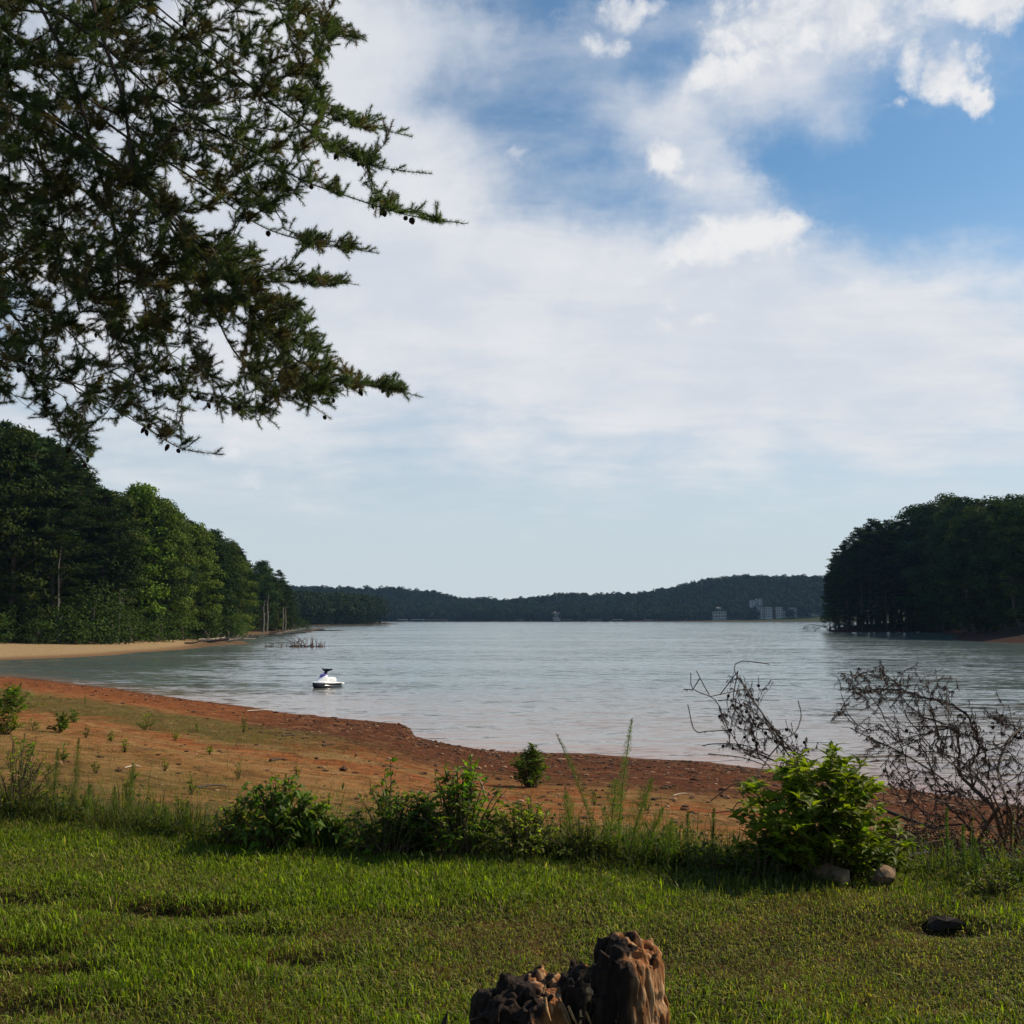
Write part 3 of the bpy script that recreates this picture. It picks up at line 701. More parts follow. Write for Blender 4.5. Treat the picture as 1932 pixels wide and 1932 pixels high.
for d in np.concatenate([np.arange(1602, 1700, 15), np.arange(1700, 2060, 24)]):
    for px in np.arange(500, 1640, 9.0 * 1600 / d):
        if (1424 < px < 1504 and d < 1640 and r.random() < .62) or ((1346 < px < 1370 or 1044 < px < 1056) and d < 1612 and r.random() < .6): continue
        sp.append(((px + r.uniform(-5, 5) - 966) / F * d, d + r.uniform(-9, 9)))
far_wood('far_hills_woods', 'wooded hills along the far side of the lake', sp, 14, 25, [(.013, .022, .014), (.016, .026, .014), (.011, .02, .014)], 130, 3.0)

# ------------------------------------------------------------------ haze
def build_haze():
    g = Geo(); g.box((-2600, -300, -6), (2600, 2500, 160))
    m, t, out = new_mat('haze_air'); v = t.node('ShaderNodeVolumePrincipled')
    v.inputs['Color'].default_value = (.36, .62, 1.0, 1); v.inputs['Density'].default_value = 0.00005; v.inputs['Anisotropy'].default_value = 0.0
    t.link(v.outputs[0], out.inputs['Volume'])
    o = g.build('haze', m); tag(o, 'thin blue air over the lake', 'haze', kind='stuff')
build_haze()

# ------------------------------------------------------------------ branching by targets
def in_poly(P, poly):
    ins = np.zeros(len(P), bool); poly = np.asarray(poly, float)
    for i in range(len(poly)):
        a, b = poly[i], poly[(i + 1) % len(poly)]
        c = (a[1] > P[:, 1]) != (b[1] > P[:, 1])
        with np.errstate(all='ignore'):
            xs = (b[0] - a[0]) * (P[:, 1] - a[1]) / (b[1] - a[1]) + a[0]
        ins ^= c & (P[:, 0] < xs)
    return ins
def sample_poly(poly, n, r):
    poly = np.asarray(poly, float); lo, hi = poly.min(0), poly.max(0); out = []
    while len(out) < n:
        q = r.uniform(lo, hi, (n * 3, 2)); out += list(q[in_poly(q, poly)])
    return np.array(out[:n])
def spline(P, step):
    """Catmull-Rom through the points, resampled"""
    P = np.asarray(P, float); Q = np.vstack([2 * P[0] - P[1], P, 2 * P[-1] - P[-2]]); out = []
    for i in range(1, len(Q) - 2):
        m = max(2, int(np.linalg.norm(Q[i + 1] - Q[i]) / step)); t = np.linspace(0, 1, m, endpoint=False)[:, None]
        out.append(.5 * (2 * Q[i] + (Q[i + 1] - Q[i - 1]) * t + (2 * Q[i - 1] - 5 * Q[i] + 4 * Q[i + 1] - Q[i + 2]) * t ** 2 + (3 * Q[i] - Q[i - 1] - 3 * Q[i + 1] + Q[i + 2]) * t ** 3))
    return np.vstack(out + [P[-1:]])
class Skeleton:
    def __init__(s): s.P = []; s.D = []; s.limb = []; s.par = []; s.chains = []
    def add_chain(s, pts, limb, parent=-1, main=False):
        ids = []
        for i, p in enumerate(pts):
            q = s.P[-1] if i else (s.P[parent] if parent >= 0 else pts[0])
            d = unit(p - q) if np.linalg.norm(p - q) > 1e-6 else unit(pts[1] - pts[0])
            s.P.append(p); s.D.append(d); s.limb.append(limb); s.par.append(len(s.P) - 2 if i else parent); ids.append(len(s.P) - 1)
        s.chains.append(([parent] if parent >= 0 else []) + ids); return ids
    def grow(s, targets, r, step=.1, sag=.06, jitter=.012, maxlen=1.2, aim=1.7, bow=.4):
        for tp in targets:
            A = np.array(s.P); v = tp - A; d = np.linalg.norm(v, axis=1); c = (v * np.array(s.D)).sum(1) / (d + 1e-9)
            cost = d * (aim - c); k = int(np.argmin(cost)); L = d[k]
            if L < .04 or L > maxlen: continue
            m = max(3, int(L / step)); t = np.linspace(0, 1, m + 1)[1:, None]
            c0 = A[k]; ctrl = c0 + np.array(s.D[k]) * L * bow
            q = (1 - t) ** 2 * c0 + 2 * t * (1 - t) * ctrl + t * t * tp
            q = q + r.normal(0, jitter, q.shape) * (t * (1 - t) * 4)
            q[:, 2] -= sag * L * (t * (1 - t))[:, 0] * 4
            s.add_chain(list(q), s.limb[k], k)
    def radii(s, rmin, p=2.3, k=1.0):
        w = np.zeros(len(s.P)); child = [[] for _ in s.P]
        for i in range(len(s.P) - 1, -1, -1):
            if w[i] == 0: w[i] = 1
            if s.par[i] >= 0: w[s.par[i]] += w[i]
        # weights by number of tips below
        w2 = np.zeros(len(s.P))
        has = np.zeros(len(s.P), bool)
        for i in range(len(s.P)):
            if s.par[i] >= 0: has[s.par[i]] = True
        for i in range(len(s.P) - 1, -1, -1):
            if not has[i]: w2[i] = 1
            if s.par[i] >= 0: w2[s.par[i]] += w2[i]
        return rmin * w2 ** (1 / p) * k

# ------------------------------------------------------------------ overhanging pine, upper left
def cone_mesh(name, L, Rm, col):
    g = Geo(); k = 10; rings = []
    for i in range(9):
        u = i / 8; rr = Rm * (math.sin(math.pi * min(1, .12 + u * .9)) ** .7) * (1 + .22 * (i % 2)); th = np.arange(k) * 2 * math.pi / k + (i % 2) * .3
        rr2 = rr * (1 + .18 * ((np.arange(k) + i) % 2))
        rings.append(np.column_stack([np.cos(th) * rr2, np.sin(th) * rr2, np.full(k, -u * L)]))
    g.loft(rings, col); return g.mesh(name, M_BARK)
def build_pine():
    r = np.random.default_rng(101)
    root = empty('overhanging_pine', (-6.9, 9.2, gz(-6.9, 9.2)))
    O = np.array(root.location)
    tag(root, 'big pine with cones whose drooping boughs hang into the upper left of the view', 'tree')
    T = Geo(); z = np.linspace(-.2, 14, 14); tx = -6.9 + .05 * z + .1 * np.sin(z); ty = 9.2 + .08 * np.sin(z * .7)
    T.tube(np.column_stack([tx, ty, z + O[2]]), np.linspace(.27, .06, 14), 12, (.13, .085, .06))
    T.v = [v - O for v in T.v]; T.build('trunk', M_BARK, root, smooth=True)
    S = Skeleton()
    # limbs read along their drooping course, each at its own depth from the lens
    limbs = [
        ([(100, -330), (380, -90), (560, 20), (640, 55), (690, 72)], 9.2, 8.2),
        ([(60, -200), (330, 40), (520, 165), (640, 205), (700, 238), (778, 258)], 9.3, 8.8),
        ([(150, -60), (400, 110), (560, 230), (650, 292), (730, 318), (815, 328)], 9.0, 8.0),
        ([(80, 10), (300, 180), (450, 270), (560, 335), (640, 365), (740, 398), (800, 412), (880, 422)], 8.6, 7.8),
        ([(0, 50), (200, 230), (370, 340), (480, 420), (560, 450), (640, 465), (715, 478)], 9.4, 9.3),
        ([(0, 140), (230, 330), (380, 450), (480, 505), (600, 525), (676, 538)], 9.0, 9.9),
        ([(0, 170), (200, 290), (270, 350), (340, 440), (400, 500), (470, 575), (510, 630), (560, 680), (640, 710), (720, 728), (797, 750)], 8.8, 8.2),
        ([(0, 170), (200, 300), (290, 380), (350, 480), (400, 580), (440, 660), (490, 715), (540, 745), (580, 760), (625, 790)], 9.2, 9.6),
        ([(-100, 420), (60, 560), (208, 699), (287, 736), (370, 740), (463, 759), (527, 808)], 9.4, 9.0),
        ([(-120, 380), (28, 597), (83, 662), (139, 727), (194, 759), (241, 787), (296, 819), (342, 847), (420, 858)], 8.6, 8.1),
        ([(-100, 550), (28, 680), (69, 740), (106, 805), (143, 856), (185, 893)], 9.0, 8.8),
        ([(-60, -500), (200, -250), (330, 0), (400, 200), (470, 330), (520, 400)], 9.6, 10.6),
        ([(-200, -300), (0, -100), (120, 100), (180, 300), (215, 420), (225, 560)], 8.4, 8.6),
        ([(-200, 0), (-60, 160), (60, 330), (110, 470), (130, 600), (160, 700)], 8.2, 8.2),
        ([(0, -400), (130, -150), (190, 60), (235, 200), (258, 430), (282, 590)], 7.8, 7.9),
        ([(200, -350), (420, -150), (520, 0), (560, 110), (590, 165), (650, 225)], 8.6, 8.7),
        ([(-150, -600), (100, -350), (250, -100), (400, 60), (530, 120), (600, 160)], 10.0, 10.9),
        ([(-200, 150), (-100, 300), (0, 420), (60, 470), (180, 560), (250, 600)], 9.8, 10.4),
    ]
    for i, (pts, y0, y1) in enumerate(limbs):
        n = len(pts); P = [at(a, b, y0 + (y1 - y0) * j / (n - 1)) for j, (a, b) in enumerate(pts)]
        # start on the trunk, above the first traced point
        zt = P[0][2] + (P[0][2] - P[1][2]) * .7 + .3; zt = min(zt, 13.5 + O[2] - 1)
        zl = zt - O[2]; P = [np.array([np.interp(zl, z, tx), np.interp(zl, z, ty), zt])] + P
        S.add_chain(list(spline(P, .12)), i)
    mains = len(S.chains)
    regions = [
        ([(-120, -80), (640, -80), (650, 60), (590, 130), (640, 210), (600, 290), (600, 340), (540, 390), (480, 430), (380, 400), (250, 450), (100, 430), (-120, 450)], 1450),
        ([(-120, -60), (350, -60), (420, 120), (350, 330), (100, 420), (-120, 450)], 380),
        ([(280, 430), (480, 480), (560, 580), (510, 650), (430, 610), (330, 640), (270, 560)], 260),
        ([(190, 560), (330, 610), (420, 700), (450, 745), (330, 715), (230, 690)], 110),
        ([(-120, 430), (120, 430), (250, 450), (290, 540), (200, 640), (100, 640), (-120, 700)], 480),
        ([(300, 380), (470, 460), (560, 560), (600, 640), (650, 700), (560, 740), (500, 700), (420, 600), (330, 500)], 230),
        ([(440, 650), (560, 700), (640, 730), (600, 780), (530, 760), (470, 740)], 80),
        ([(-120, 640), (30, 630), (210, 690), (330, 735), (520, 765), (520, 800), (400, 775), (300, 745), (200, 740), (400, 845), (300, 830), (180, 770), (60, 760), (-120, 780)], 260),
        ([(60, 770), (150, 780), (190, 880), (120, 830)], 30),
        ([(620, 200), (700, 225), (760, 255), (640, 235)], 26), ([(600, 260), (720, 300), (790, 325), (640, 300)], 24), ([(600, 335), (740, 385), (850, 420), (640, 380)], 26),
        ([(560, 430), (640, 450), (700, 475), (560, 465)], 20), ([(520, 505), (600, 515), (660, 535), (540, 535)], 18), ([(640, 690), (730, 720), (780, 745), (650, 730)], 22),
        ([(590, 20), (660, 50), (680, 70), (600, 80)], 14),
    ]
    tg = []
    for poly, n in regions:
        q = sample_poly(poly, n, r); keep = vnoise(q[:, 0] / 42, q[:, 1] / 42, 0, 77) > .24
        dn = np.interp(q[:, 0], [0, 600, 850], [1.5, .9, .35])
        for (a, b), kp, dd in zip(q, keep, dn):
            if kp: tg.append(at(a, b, 8.9 + (8.0 - 8.9) * max(0, a - 500) / 350 + r.uniform(-dd, dd)))
    tg = np.array(tg); d0 = np.linalg.norm(tg - np.array([-6.5, 9.2, 12]), axis=1); tg = tg[np.argsort(d0)]
    S.grow(tg, r, .09, .05, .014, 1.6)
    rad = S.radii(.0022, 2.35)
    nl = len(limbs)
    wood = [Geo() for _ in range(nl)]; need = [Geo() for _ in range(nl)]
    cone_spots = [[] for _ in range(nl)]
    Pn = np.array(S.P)
    for ci, ch in enumerate(S.chains):
        P = Pn[ch]; rr = np.maximum(rad[ch], .0024); rr[0] = min(rr[0], rr[1] * 1.2) if len(rr) > 1 else rr[0]
        lb = S.limb[ch[-1]]; ln = np.linalg.norm(np.diff(P, axis=0), axis=1).sum()
        wood[lb].tube(P, rr, 6 if ci < mains else 4, (.085, .06, .05) if ci < mains else (.10, .07, .05), cap=False)
        # needles along the outer part, plus short side shoots
        shoots = []
        seg = np.linalg.norm(np.diff(P, axis=0), axis=1); cum = np.concatenate([[0], np.cumsum(seg)])
        bare = r.random() < .07
        span = min(ln * .75, 2.2 if ci < mains else .5)
        if bare: span *= .25
        s0 = ln - span; npos = int(span * 620)
        sp_ = r.uniform(s0, ln, npos); C = np.stack([np.interp(sp_, cum, P[:, k]) for k in range(3)], 1)
        D0 = unit(P[-1] - P[-2]); A = D0 * .6 + rand_dirs(npos, r) * .9 + np.array([0, 0, .2])
        hue = r.random(); base = np.array((.062, .088, .028)) * r.uniform(.8, 1.25) if hue < .74 else np.array((.11, .085, .03))
        lnn = r.uniform(.03, .052, npos)
        spikes(need[lb], C, A, lnn, .0036, jit(base, npos, .25, r))
        ns = r.integers(4, 8) if ci >= mains else 26
        for _ in range(ns if not bare else 1):
            k = s0 + (ln - s0) * r.uniform(0, .95); c = np.array([np.interp(k, cum, P[:, q]) for q in range(3)])
            dd = unit(D0 * .8 + rand_dirs(1, r)[0] * .75 + np.array([.12, 0, .34])); L2 = r.uniform(.05, .15)
            wood[lb].tube([c, c + dd * L2 * .5, c + dd * L2 + np.array([0, 0, .008])], [.003, .0025, .0018], 3, (.11, .08, .05), cap=False)
            m = int(L2 * 700) + 22; u = r.uniform(.1, 1, (m, 1)); A = dd * .8 + rand_dirs(m, r) * .85
            spikes(need[lb], c + dd * L2 * u, A, r.uniform(.028, .05, m), .0036, jit(base * r.uniform(.85, 1.2), m, .25, r))
        if r.random() < (.16 if ci >= mains else 1):
            for _ in range(1 if ci >= mains else 3):
                k = ln * r.uniform(.45, .97) if ci >= mains else ln - r.uniform(.05, 1.3); cone_spots[lb].append(np.array([np.interp(k, cum, P[:, q]) for q in range(3)]))
    cm = [cone_mesh('pine_cone', .06, .013, (.022, .016, .013)), cone_mesh('pine_cone', .05, .018, (.03, .021, .016))]
    total = 0
    for i in range(nl):
        wood[i].v = [v - O for v in wood[i].v]; need[i].v = [v - O for v in need[i].v]
        b = wood[i].build('branch', M_BARK, root)
        need[i].build('needles', M_NEEDLE, b)
        r.shuffle(cone_spots[i]); cone_spots[i].sort(key=lambda q: q[2] - q[0] + r.normal(0, .5))
        for c in cone_spots[i][:8]:
            if total >= 100: break
            total += 1; o = bpy.data.objects.new('pine_cone', cm[r.integers(2)]); COL.objects.link(o); o.parent = b
            o.location = c - O - np.array([0, 0, .014]); o.rotation_euler = (r.uniform(-.5, .5), r.uniform(-.5, .5), 0); s_ = r.uniform(.8, 1.25); o.scale = (s_, s_, s_)
build_pine()

# ------------------------------------------------------------------ lawn and rough grass
def blades(g, X, Y, Z, H, W, lean, col, curl=.25):
    n = len(X); a = rng.uniform(0, 6.283, n); out = np.column_stack([np.cos(a), np.sin(a), np.zeros(n)])
    side = np.column_stack([-np.sin(a), np.cos(a), np.zeros(n)]); H = H[:, None]; W = np.broadcast_to(W, (n,))[:, None]; ln = lean[:, None]
    B = np.column_stack([X, Y, Z]); up = np.array([0, 0, 1.0])
    mid = B + up * H * .55 + out * H * ln * .35; tip = B + up * H * (1 - .35 * ln) + out * H * ln
    V = np.stack([B - side * W * .35, mid + side * W * .5, tip, mid - side * W * .5], 1).reshape(-1, 3)
    g.add(V, np.arange(n)[:, None] * 4 + np.arange(4)[None], np.repeat(col, 4, axis=0))
def build_grass():
    g = Geo(); n = 560000
    th = rng.uniform(-.72, .72, n); r0, r1 = 2.6, 10.5; u = rng.uniform(0, 1, n); r = np.sqrt(r0 ** 1.5 + u * (r1 ** 1.5 - r0 ** 1.5)) if False else (r0 ** 1.6 + u * (r1 ** 1.6 - r0 ** 1.6)) ** (1 / 1.6)
    X, Y = r * np.sin(th), r * np.cos(th)
    ok = r < edge_r(th) + .25 + .5 * fbm(X * 1.3, Y * 1.3, 0, 2, 5)
    X, Y, r = X[ok], Y[ok], r[ok]
    p1 = fbm(X * .55, Y * .8, 0, 4, 61) * 1.6; p2 = fbm(X * 2.5, Y * 2.5, 0, 3, 62)
    lush = np.clip(.50 + p1 * 1.8 + p2 * 1.0 - .35 * np.exp(-((X + 3.0) / 1.4) ** 2) + .3 * np.exp(-((X + .9) / .9) ** 2 - ((Y - 6.3) / .9) ** 2), 0, 1)
    bald = np.zeros(len(X))
    for hx, hy, rx, ry, dz in HOLLOWS:
        if dz < 0: bald = np.maximum(bald, np.exp(-((X - hx) / rx) ** 2 - ((Y - hy) / ry) ** 2))
    bald = np.maximum(bald, np.clip((fbm(X * 1.1, Y * 1.5, 9, 3, 90) - .22) * 7, 0, .7))
    k = rng.random(len(X)) > bald * .93
    X, Y, r, lush = X[k], Y[k], r[k], lush[k]; m = len(X); Z = height(X, Y)
    dry = rng.random(m) < (.55 - .48 * lush)
    green = np.array((.22, .28, .014)); deep = np.array((.05, .075, .009)); straw = np.array((.32, .26, .085)); brown = np.array((.10, .07, .03))
    w = rng.random((m, 1)) ** 1.3; c = green * w + deep * (1 - w); w = rng.random((m, 1)) ** 1.3; cd = straw * w + brown * (1 - w)
    c = np.where(dry[:, None], cd, c) * rng.uniform(.75, 1.3, (m, 1))
    H = (.021 + .022 * lush) * rng.uniform(.6, 1.5, m); H *= np.where(rng.random(m) < .02, 1.9, 1)
    W = (H * .07 + rng.uniform(.0012, .003, m)) * (1 + (r - 4) * .06)
    blades(g, X, Y, Z - .002, H, W, rng.uniform(.1, 1.3, m) * (1.2 - .5 * lush), c)
    o = g.build('lawn_grass', M_GRASS); tag(o, 'short mown grass, green mixed with straw coloured blades', 'grass', kind='stuff')
    # ragged grass along the lawn's edge and thinly down the beach
    g = Geo(); n = 52000; th = rng.uniform(-.62, .62, n); q = rng.normal(0, .42, n)
    re = edge_r(th); X = (re + .15 + q) * np.sin(th); Y = (re + .15 + q) * np.cos(th); pxx = np.tan(th) * F + 966
    dens = np.clip(.42 + fbm(X * 1.5, Y * 1.5, 0, 3, 71) * 2.6 + np.where((pxx < 400) | (pxx > 1000), .25, -.1), 0, 1); k = rng.random(n) < dens
    k &= ~((pxx > 1555) & (pxx < 1715) & (q < .1)) & ~((pxx > 1690) & (rng.random(n) < .6)); X, Y, q = X[k], Y[k], q[k]; m = len(X); Z = height(X, Y); H = rng.gamma(2.6, .045, m) * np.where(q < -.2, .35, 1) + .04
    w = rng.random((m, 1)); c = (np.array((.045, .08, .012)) * w + np.array((.13, .12, .035)) * (1 - w)) * rng.uniform(.5, 1.3, (m, 1))
    blades(g, X, Y, Z, H, rng.uniform(.004, .008, m), rng.uniform(.05, .9, m), c)
    o = g.build('rough_grass', M_GRASS); tag(o, 'ragged taller grass between the lawn and the clay beach', 'grass', kind='stuff')
    g = Geo(); n = 120000; th = rng.uniform(-.52, .5, n); t = rng.uniform(.0, .62, n); re = edge_r(th); rs = np.interp(th, _tg, _sm); r = re + (rs - re) * t
    X, Y = r * np.sin(th), r * np.cos(th); left = np.clip((-3 - X) / 6, 0, 1)
    a = fbm(X * .8, Y * .8, 0, 4, 73) * 3; dens = np.clip((.33 - t) * 2.2, 0, 1) * np.clip(.35 + a, 0, 1) + left * np.exp(-((t - .47) / .09) ** 2) * np.clip(.5 + a, 0, 1) * .9 + left * np.clip(a - .1, 0, .5) * .5 + .02
    k = rng.random(n) < dens; X, Y, r = X[k], Y[k], r[k]; m = len(X)
    w = rng.random((m, 1)); c = (np.array((.075, .11, .016)) * w + np.array((.2, .16, .05)) * (1 - w)) * rng.uniform(.7, 1.3, (m, 1))
    blades(g, X, Y, height(X, Y), rng.uniform(.03, .11, m) * (1 + (r - 10) * .01), rng.uniform(.005, .010, m) * (1 + (r - 10) * .03), rng.uniform(.2, 1.4, m), c)
    o = g.build('beach_grass', M_GRASS); tag(o, 'thin sparse grass scattered over the clay beach', 'grass', kind='stuff')
    # clods, cones and chips on the beach
    g = Geo(); n = 7500; th = rng.uniform(-.52, .5, n); t = np.clip(np.where(rng.random(n) < .6, rng.beta(9, 1.2, n), rng.beta(3.2, 1.3, n)), 0, .985); t[:800] = rng.uniform(.05, .7, 800)
    re = edge_r(th); rs = shore_r(th); r = re + (rs - re) * t; X, Y = r * np.sin(th), r * np.cos(th)
    keep = ~((X < -10) & (rng.random(n) < .55)); X, Y, r = X[keep], Y[keep], r[keep]; Z = height(X, Y)
    ico = np.array([(0, 0, 1), (.9, 0, .45), (.28, .85, .45), (-.72, .53, .45), (-.72, -.53, .45), (.28, -.85, .45), (.72, .53, -.3), (-.28, .85, -.3), (-.9, 0, -.3), (-.28, -.85, -.3), (.72, -.53, -.3)])
    fc = [(0, 1, 2), (0, 2, 3), (0, 3, 4), (0, 4, 5), (0, 5, 1), (1, 6, 2), (2, 6, 7), (2, 7, 3), (3, 7, 8), (3, 8, 4), (4, 8, 9), (4, 9, 5), (5, 9, 10), (5, 10, 1), (1, 10, 6)]
    for x, y, z, rr_ in zip(X, Y, Z, r):
        s_ = rng.gamma(1.6, .008) * (1 + rr_ * .012) + .006; sc = s_ * rng.uniform(.6, 1.5, 3) * np.array([1.3, 1.2, .6])
        V = ico * sc * rng.uniform(.8, 1.2, (11, 1)) + np.array([x, y, z + s_ * .2]); c = np.array((.075, .038, .022) if rng.random() < .75 else (.25, .14, .08)) * rng.uniform(.6, 1.4)
        g.add(V, fc, c)
    o = g.build('clods', M_DEAD); tag(o, 'dark clods, cones and stones strewn over the clay beach', 'clods', kind='stuff')
build_grass()

# ------------------------------------------------------------------ shrubs and weeds
def shrub(name, px, py, wpx, hpx, label, leaf, aspect, col, stems, per, group=None, whorl=False, droop=.3, depth=.8, cat='shrub', up=.35, sparse=1.0, stemcol=(.11, .08, .045), full=True):
    """px, py: where it meets the ground; width and height in photo pixels become metres at its real distance"""
    b = ground_px(px, py); k = b[1] / F; W, Hh = wpx * k, hpx * k
    r = np.random.default_rng(int(px * 7 + py)); root = empty(name, b); tag(root, label, cat, group)
    st, lv = Geo(), Geo(); lf = leaf
    for i in range(stems):
        a = r.uniform(0, 6.283); q = math.sqrt(r.uniform(0, 1)); hq = r.uniform(.12, 1) ** (.75 if full else .3)
        env = (.55 + .45 * math.sin(math.pi * min(1, hq * .9 + .15))) if full else .9
        if hq > .6: env *= math.sqrt(max(.06, 1 - ((hq - .6) / .42) ** 2))
        tip = np.array([math.cos(a) * W / 2 * env * (.35 + .65 * q), math.sin(a) * W / 2 * depth * env * (.35 + .65 * q), Hh * hq * r.uniform(.85, 1.05)])
        b0 = np.array([tip[0] * .25, tip[1] * .25, 0]) + np.array([r.normal(), r.normal(), 0]) * W * .03; c = np.array([tip[0] * .55, tip[1] * .55, tip[2] * .75])
        t = np.linspace(0, 1, 9)[:, None]; P = (1 - t) ** 2 * b0 + 2 * t * (1 - t) * c + t * t * tip; P += r.normal(0, .008 * Hh, P.shape) * t
        st.tube(P, np.linspace(.005 * (1 + Hh), .002, 9), 4, stemcol, cap=False)
        s0 = .10 + .2 * r.random(); m = max(4, int(per * (.35 + .65 * np.linalg.norm(tip - b0) / max(Hh, .01)) * sparse)); u = np.sort(r.uniform(s0, 1, m)); idx = u * 8
        C = np.stack([np.interp(idx, np.arange(9), P[:, q2]) for q2 in range(3)], 1)
        D = rand_dirs(m, r); D[:, 2] = D[:, 2] * .4 + up - droop * .7; D = unit(D + unit(tip - b0) * .3)
        N = unit(np.array([0, 0, 1.0]) + r.normal(0, .45, (m, 3))); cc = jit(np.array(col) * r.uniform(.6, 1.3), m, .4, r); cc[r.random(m) < .04] = (.20, .15, .04)
        leaf_quads(lv, C, D, N, lf * r.uniform(.5, 1.1, m), lf * aspect * r.uniform(.8, 1.2, m), cc, .14, droop)
        if whorl:
            for (p, sc_) in [(P[-1], 1.0), (P[-3] + r.normal(0, .02, 3), .85)]:
                m = 7; aa = np.arange(m) * 2.4 + r.uniform(0, 6); D = np.column_stack([np.cos(aa), np.sin(aa), r.uniform(.0, 1.3, m)])
                leaf_quads(lv, np.tile(p, (m, 1)), D, np.tile([0, 0, 1.0], (m, 1)) + r.normal(0, .3, (m, 3)), lf * sc_ * r.uniform(.6, 1.1, m), lf * sc_ * aspect * r.uniform(.8, 1.1, m), jit(np.array(col) * np.array([1.25, 1.15, 1]), m, .2, r), .12, .35)
    st.build('stems', M_DEAD, root); lv.build('leaves', M_LEAF, root); return root
BR = (.165, .215, .018); MD = (.09, .14, .016); OL = (.15, .17, .022)
shrub('leafy_bush', 1548, 1654, 312, 226, 'large bright green bush with long pointed leaves in whorls, right of the lawn edge', .11, .40, BR, 120, 15, whorl=True, droop=.35, depth=.95, cat='bush')
shrub('leafy_shrub', 520, 1604, 205, 138, 'dark shrub with broad drooping leaves, left one at the lawn edge', .085, .5, MD, 66, 14, 'shrubs along the lawn edge', droop=.7)
shrub('leafy_shrub', 735, 1612, 215, 125, 'low dark shrub in the middle of the lawn edge under the tall sprout', .07, .42, MD, 62, 14, 'shrubs along the lawn edge', droop=.4)
shrub('leafy_shrub', 872, 1614, 215, 172, 'tallest leafy shrub in the middle of the lawn edge', .075, .42, (.11, .17, .016), 80, 15, 'shrubs along the lawn edge', droop=.4)
shrub('leafy_shrub', 985, 1618, 190, 105, 'yellowish low shrub right of the tallest leafy one', .055, .45, OL, 75, 14, 'shrubs along the lawn edge', droop=.4)
shrub('leafy_shrub', 1090, 1622, 150, 66, 'sparse olive weeds between the shrubs and the feathery weeds', .045, .4, OL, 30, 12, 'shrubs along the lawn edge', droop=.3)
shrub('leafy_shrub', 640, 1604, 80, 60, 'small dark gap filling shrub between the two big dark ones', .06, .45, MD, 18, 14, 'shrubs along the lawn edge')
shrub('leafy_shrub', 440, 1598, 90, 90, 'low pale weeds against the left side of the dark drooping shrub', .05, .45, OL, 40, 12, 'shrubs along the lawn edge', droop=.5)
shrub('leafy_shrub', 590, 1604, 95, 100, 'drooping stems at the right side of the dark drooping shrub', .075, .5, MD, 36, 14, 'shrubs along the lawn edge', droop=.7)
shrub('leafy_shrub', 800, 1612, 120, 118, 'dark leafy growth joining the middle shrub to the tallest one', .07, .42, MD, 50, 14, 'shrubs along the lawn edge', droop=.4)
shrub('tall_sprout', 735, 1600, 60, 172, 'single tall leafy sprout rising above the dark shrubs', .075, .42, (.06, .12, .018), 3, 18, cat='sprout', sparse=.9, full=False)
shrub('beach_shrub', 1000, 1486, 84, 78, 'small round dark shrub standing alone on the beach with its shadow beside it', .14, .36, MD, 70, 18, droop=.3)
shrub('leafy_shrub', 28, 1540, 180, 150, 'straggly olive shrub at the left end of the lawn edge', .05, .4, OL, 34, 13, 'shrubs along the lawn edge', sparse=.9)
shrub('leafy_shrub', 40, 1528, 80, 132, 'thin upright weed with dark leaf clusters at the left end of the lawn edge', .06, .4, MD, 9, 15, 'shrubs along the lawn edge')
shrub('beach_shrub', 15, 1345, 125, 50, 'wide dark bush at the left edge of the clay beach', .22, .3, MD, 50, 18, 'small bushes on the left of the beach')
shrub('beach_shrub', 8, 1385, 80, 50, 'olive bush in front of the wide one at the left edge of the beach', .16, .3, OL, 30, 16, 'small bushes on the left of the beach')
shrub('beach_shrub', 112, 1382, 46, 38, 'compact bright bush, leftmost of the loose row on the green strip', .14, .35, MD, 22, 16, 'small bushes on the left of the beach')
shrub('beach_shrub', 142, 1364, 44, 28, 'small bush just behind the compact bright one', .14, .3, MD, 14, 12, 'small bushes on the left of the beach')
shrub('beach_shrub', 163, 1392, 18, 32, 'tiny upright weed right of the compact bright bush', .10, .3, MD, 6, 12, 'small bushes on the left of the beach')
shrub('beach_shrub', 276, 1378, 46, 32, 'thin pale green bush in the middle of the green strip', .14, .22, OL, 16, 12, 'small bushes on the left of the beach')
shrub('beach_shrub', 460, 1382, 20, 34, 'small upright weed at the right end of the green strip', .12, .25, OL, 9, 12, 'small bushes on the left of the beach')
shrub('beach_shrub', 62, 1378, 44, 24, 'yellow tinged weed between the left bushes and the compact one', .12, .25, (.13, .13, .02), 10, 10, 'small bushes on the left of the beach')
shrub('beach_shrub', 160, 1328, 14, 20, 'tiny weed on the orange clay near the water', .12, .25, OL, 5, 10, 'small bushes on the left of the beach')
shrub('ground_weed', 1330, 1652, 110, 60, 'low leafy weeds left of the bright green bush', .04, .45, OL, 26, 12, 'low weeds near the bright bush')
shrub('ground_weed', 1440, 1655, 110, 80, 'low dark weeds against the left side of the bright bush', .045, .45, MD, 26, 12, 'low weeds near the bright bush')
shrub('ground_weed', 1632, 1660, 60, 60, 'small bright broad leaved weed between the two log ends', .06, .5, BR, 10, 10, 'low weeds near the bright bush')
shrub('ground_weed', 1880, 1690, 150, 50, 'low weeds at the right edge below the dead branches', .04, .4, OL, 26, 12, 'low weeds near the bright bush')
shrub('yellow_weed', 1636, 1905, 30, 38, 'small yellow weed in the lawn right of the stump', .035, .35, (.30, .22, .03), 6, 8, cat='weed')

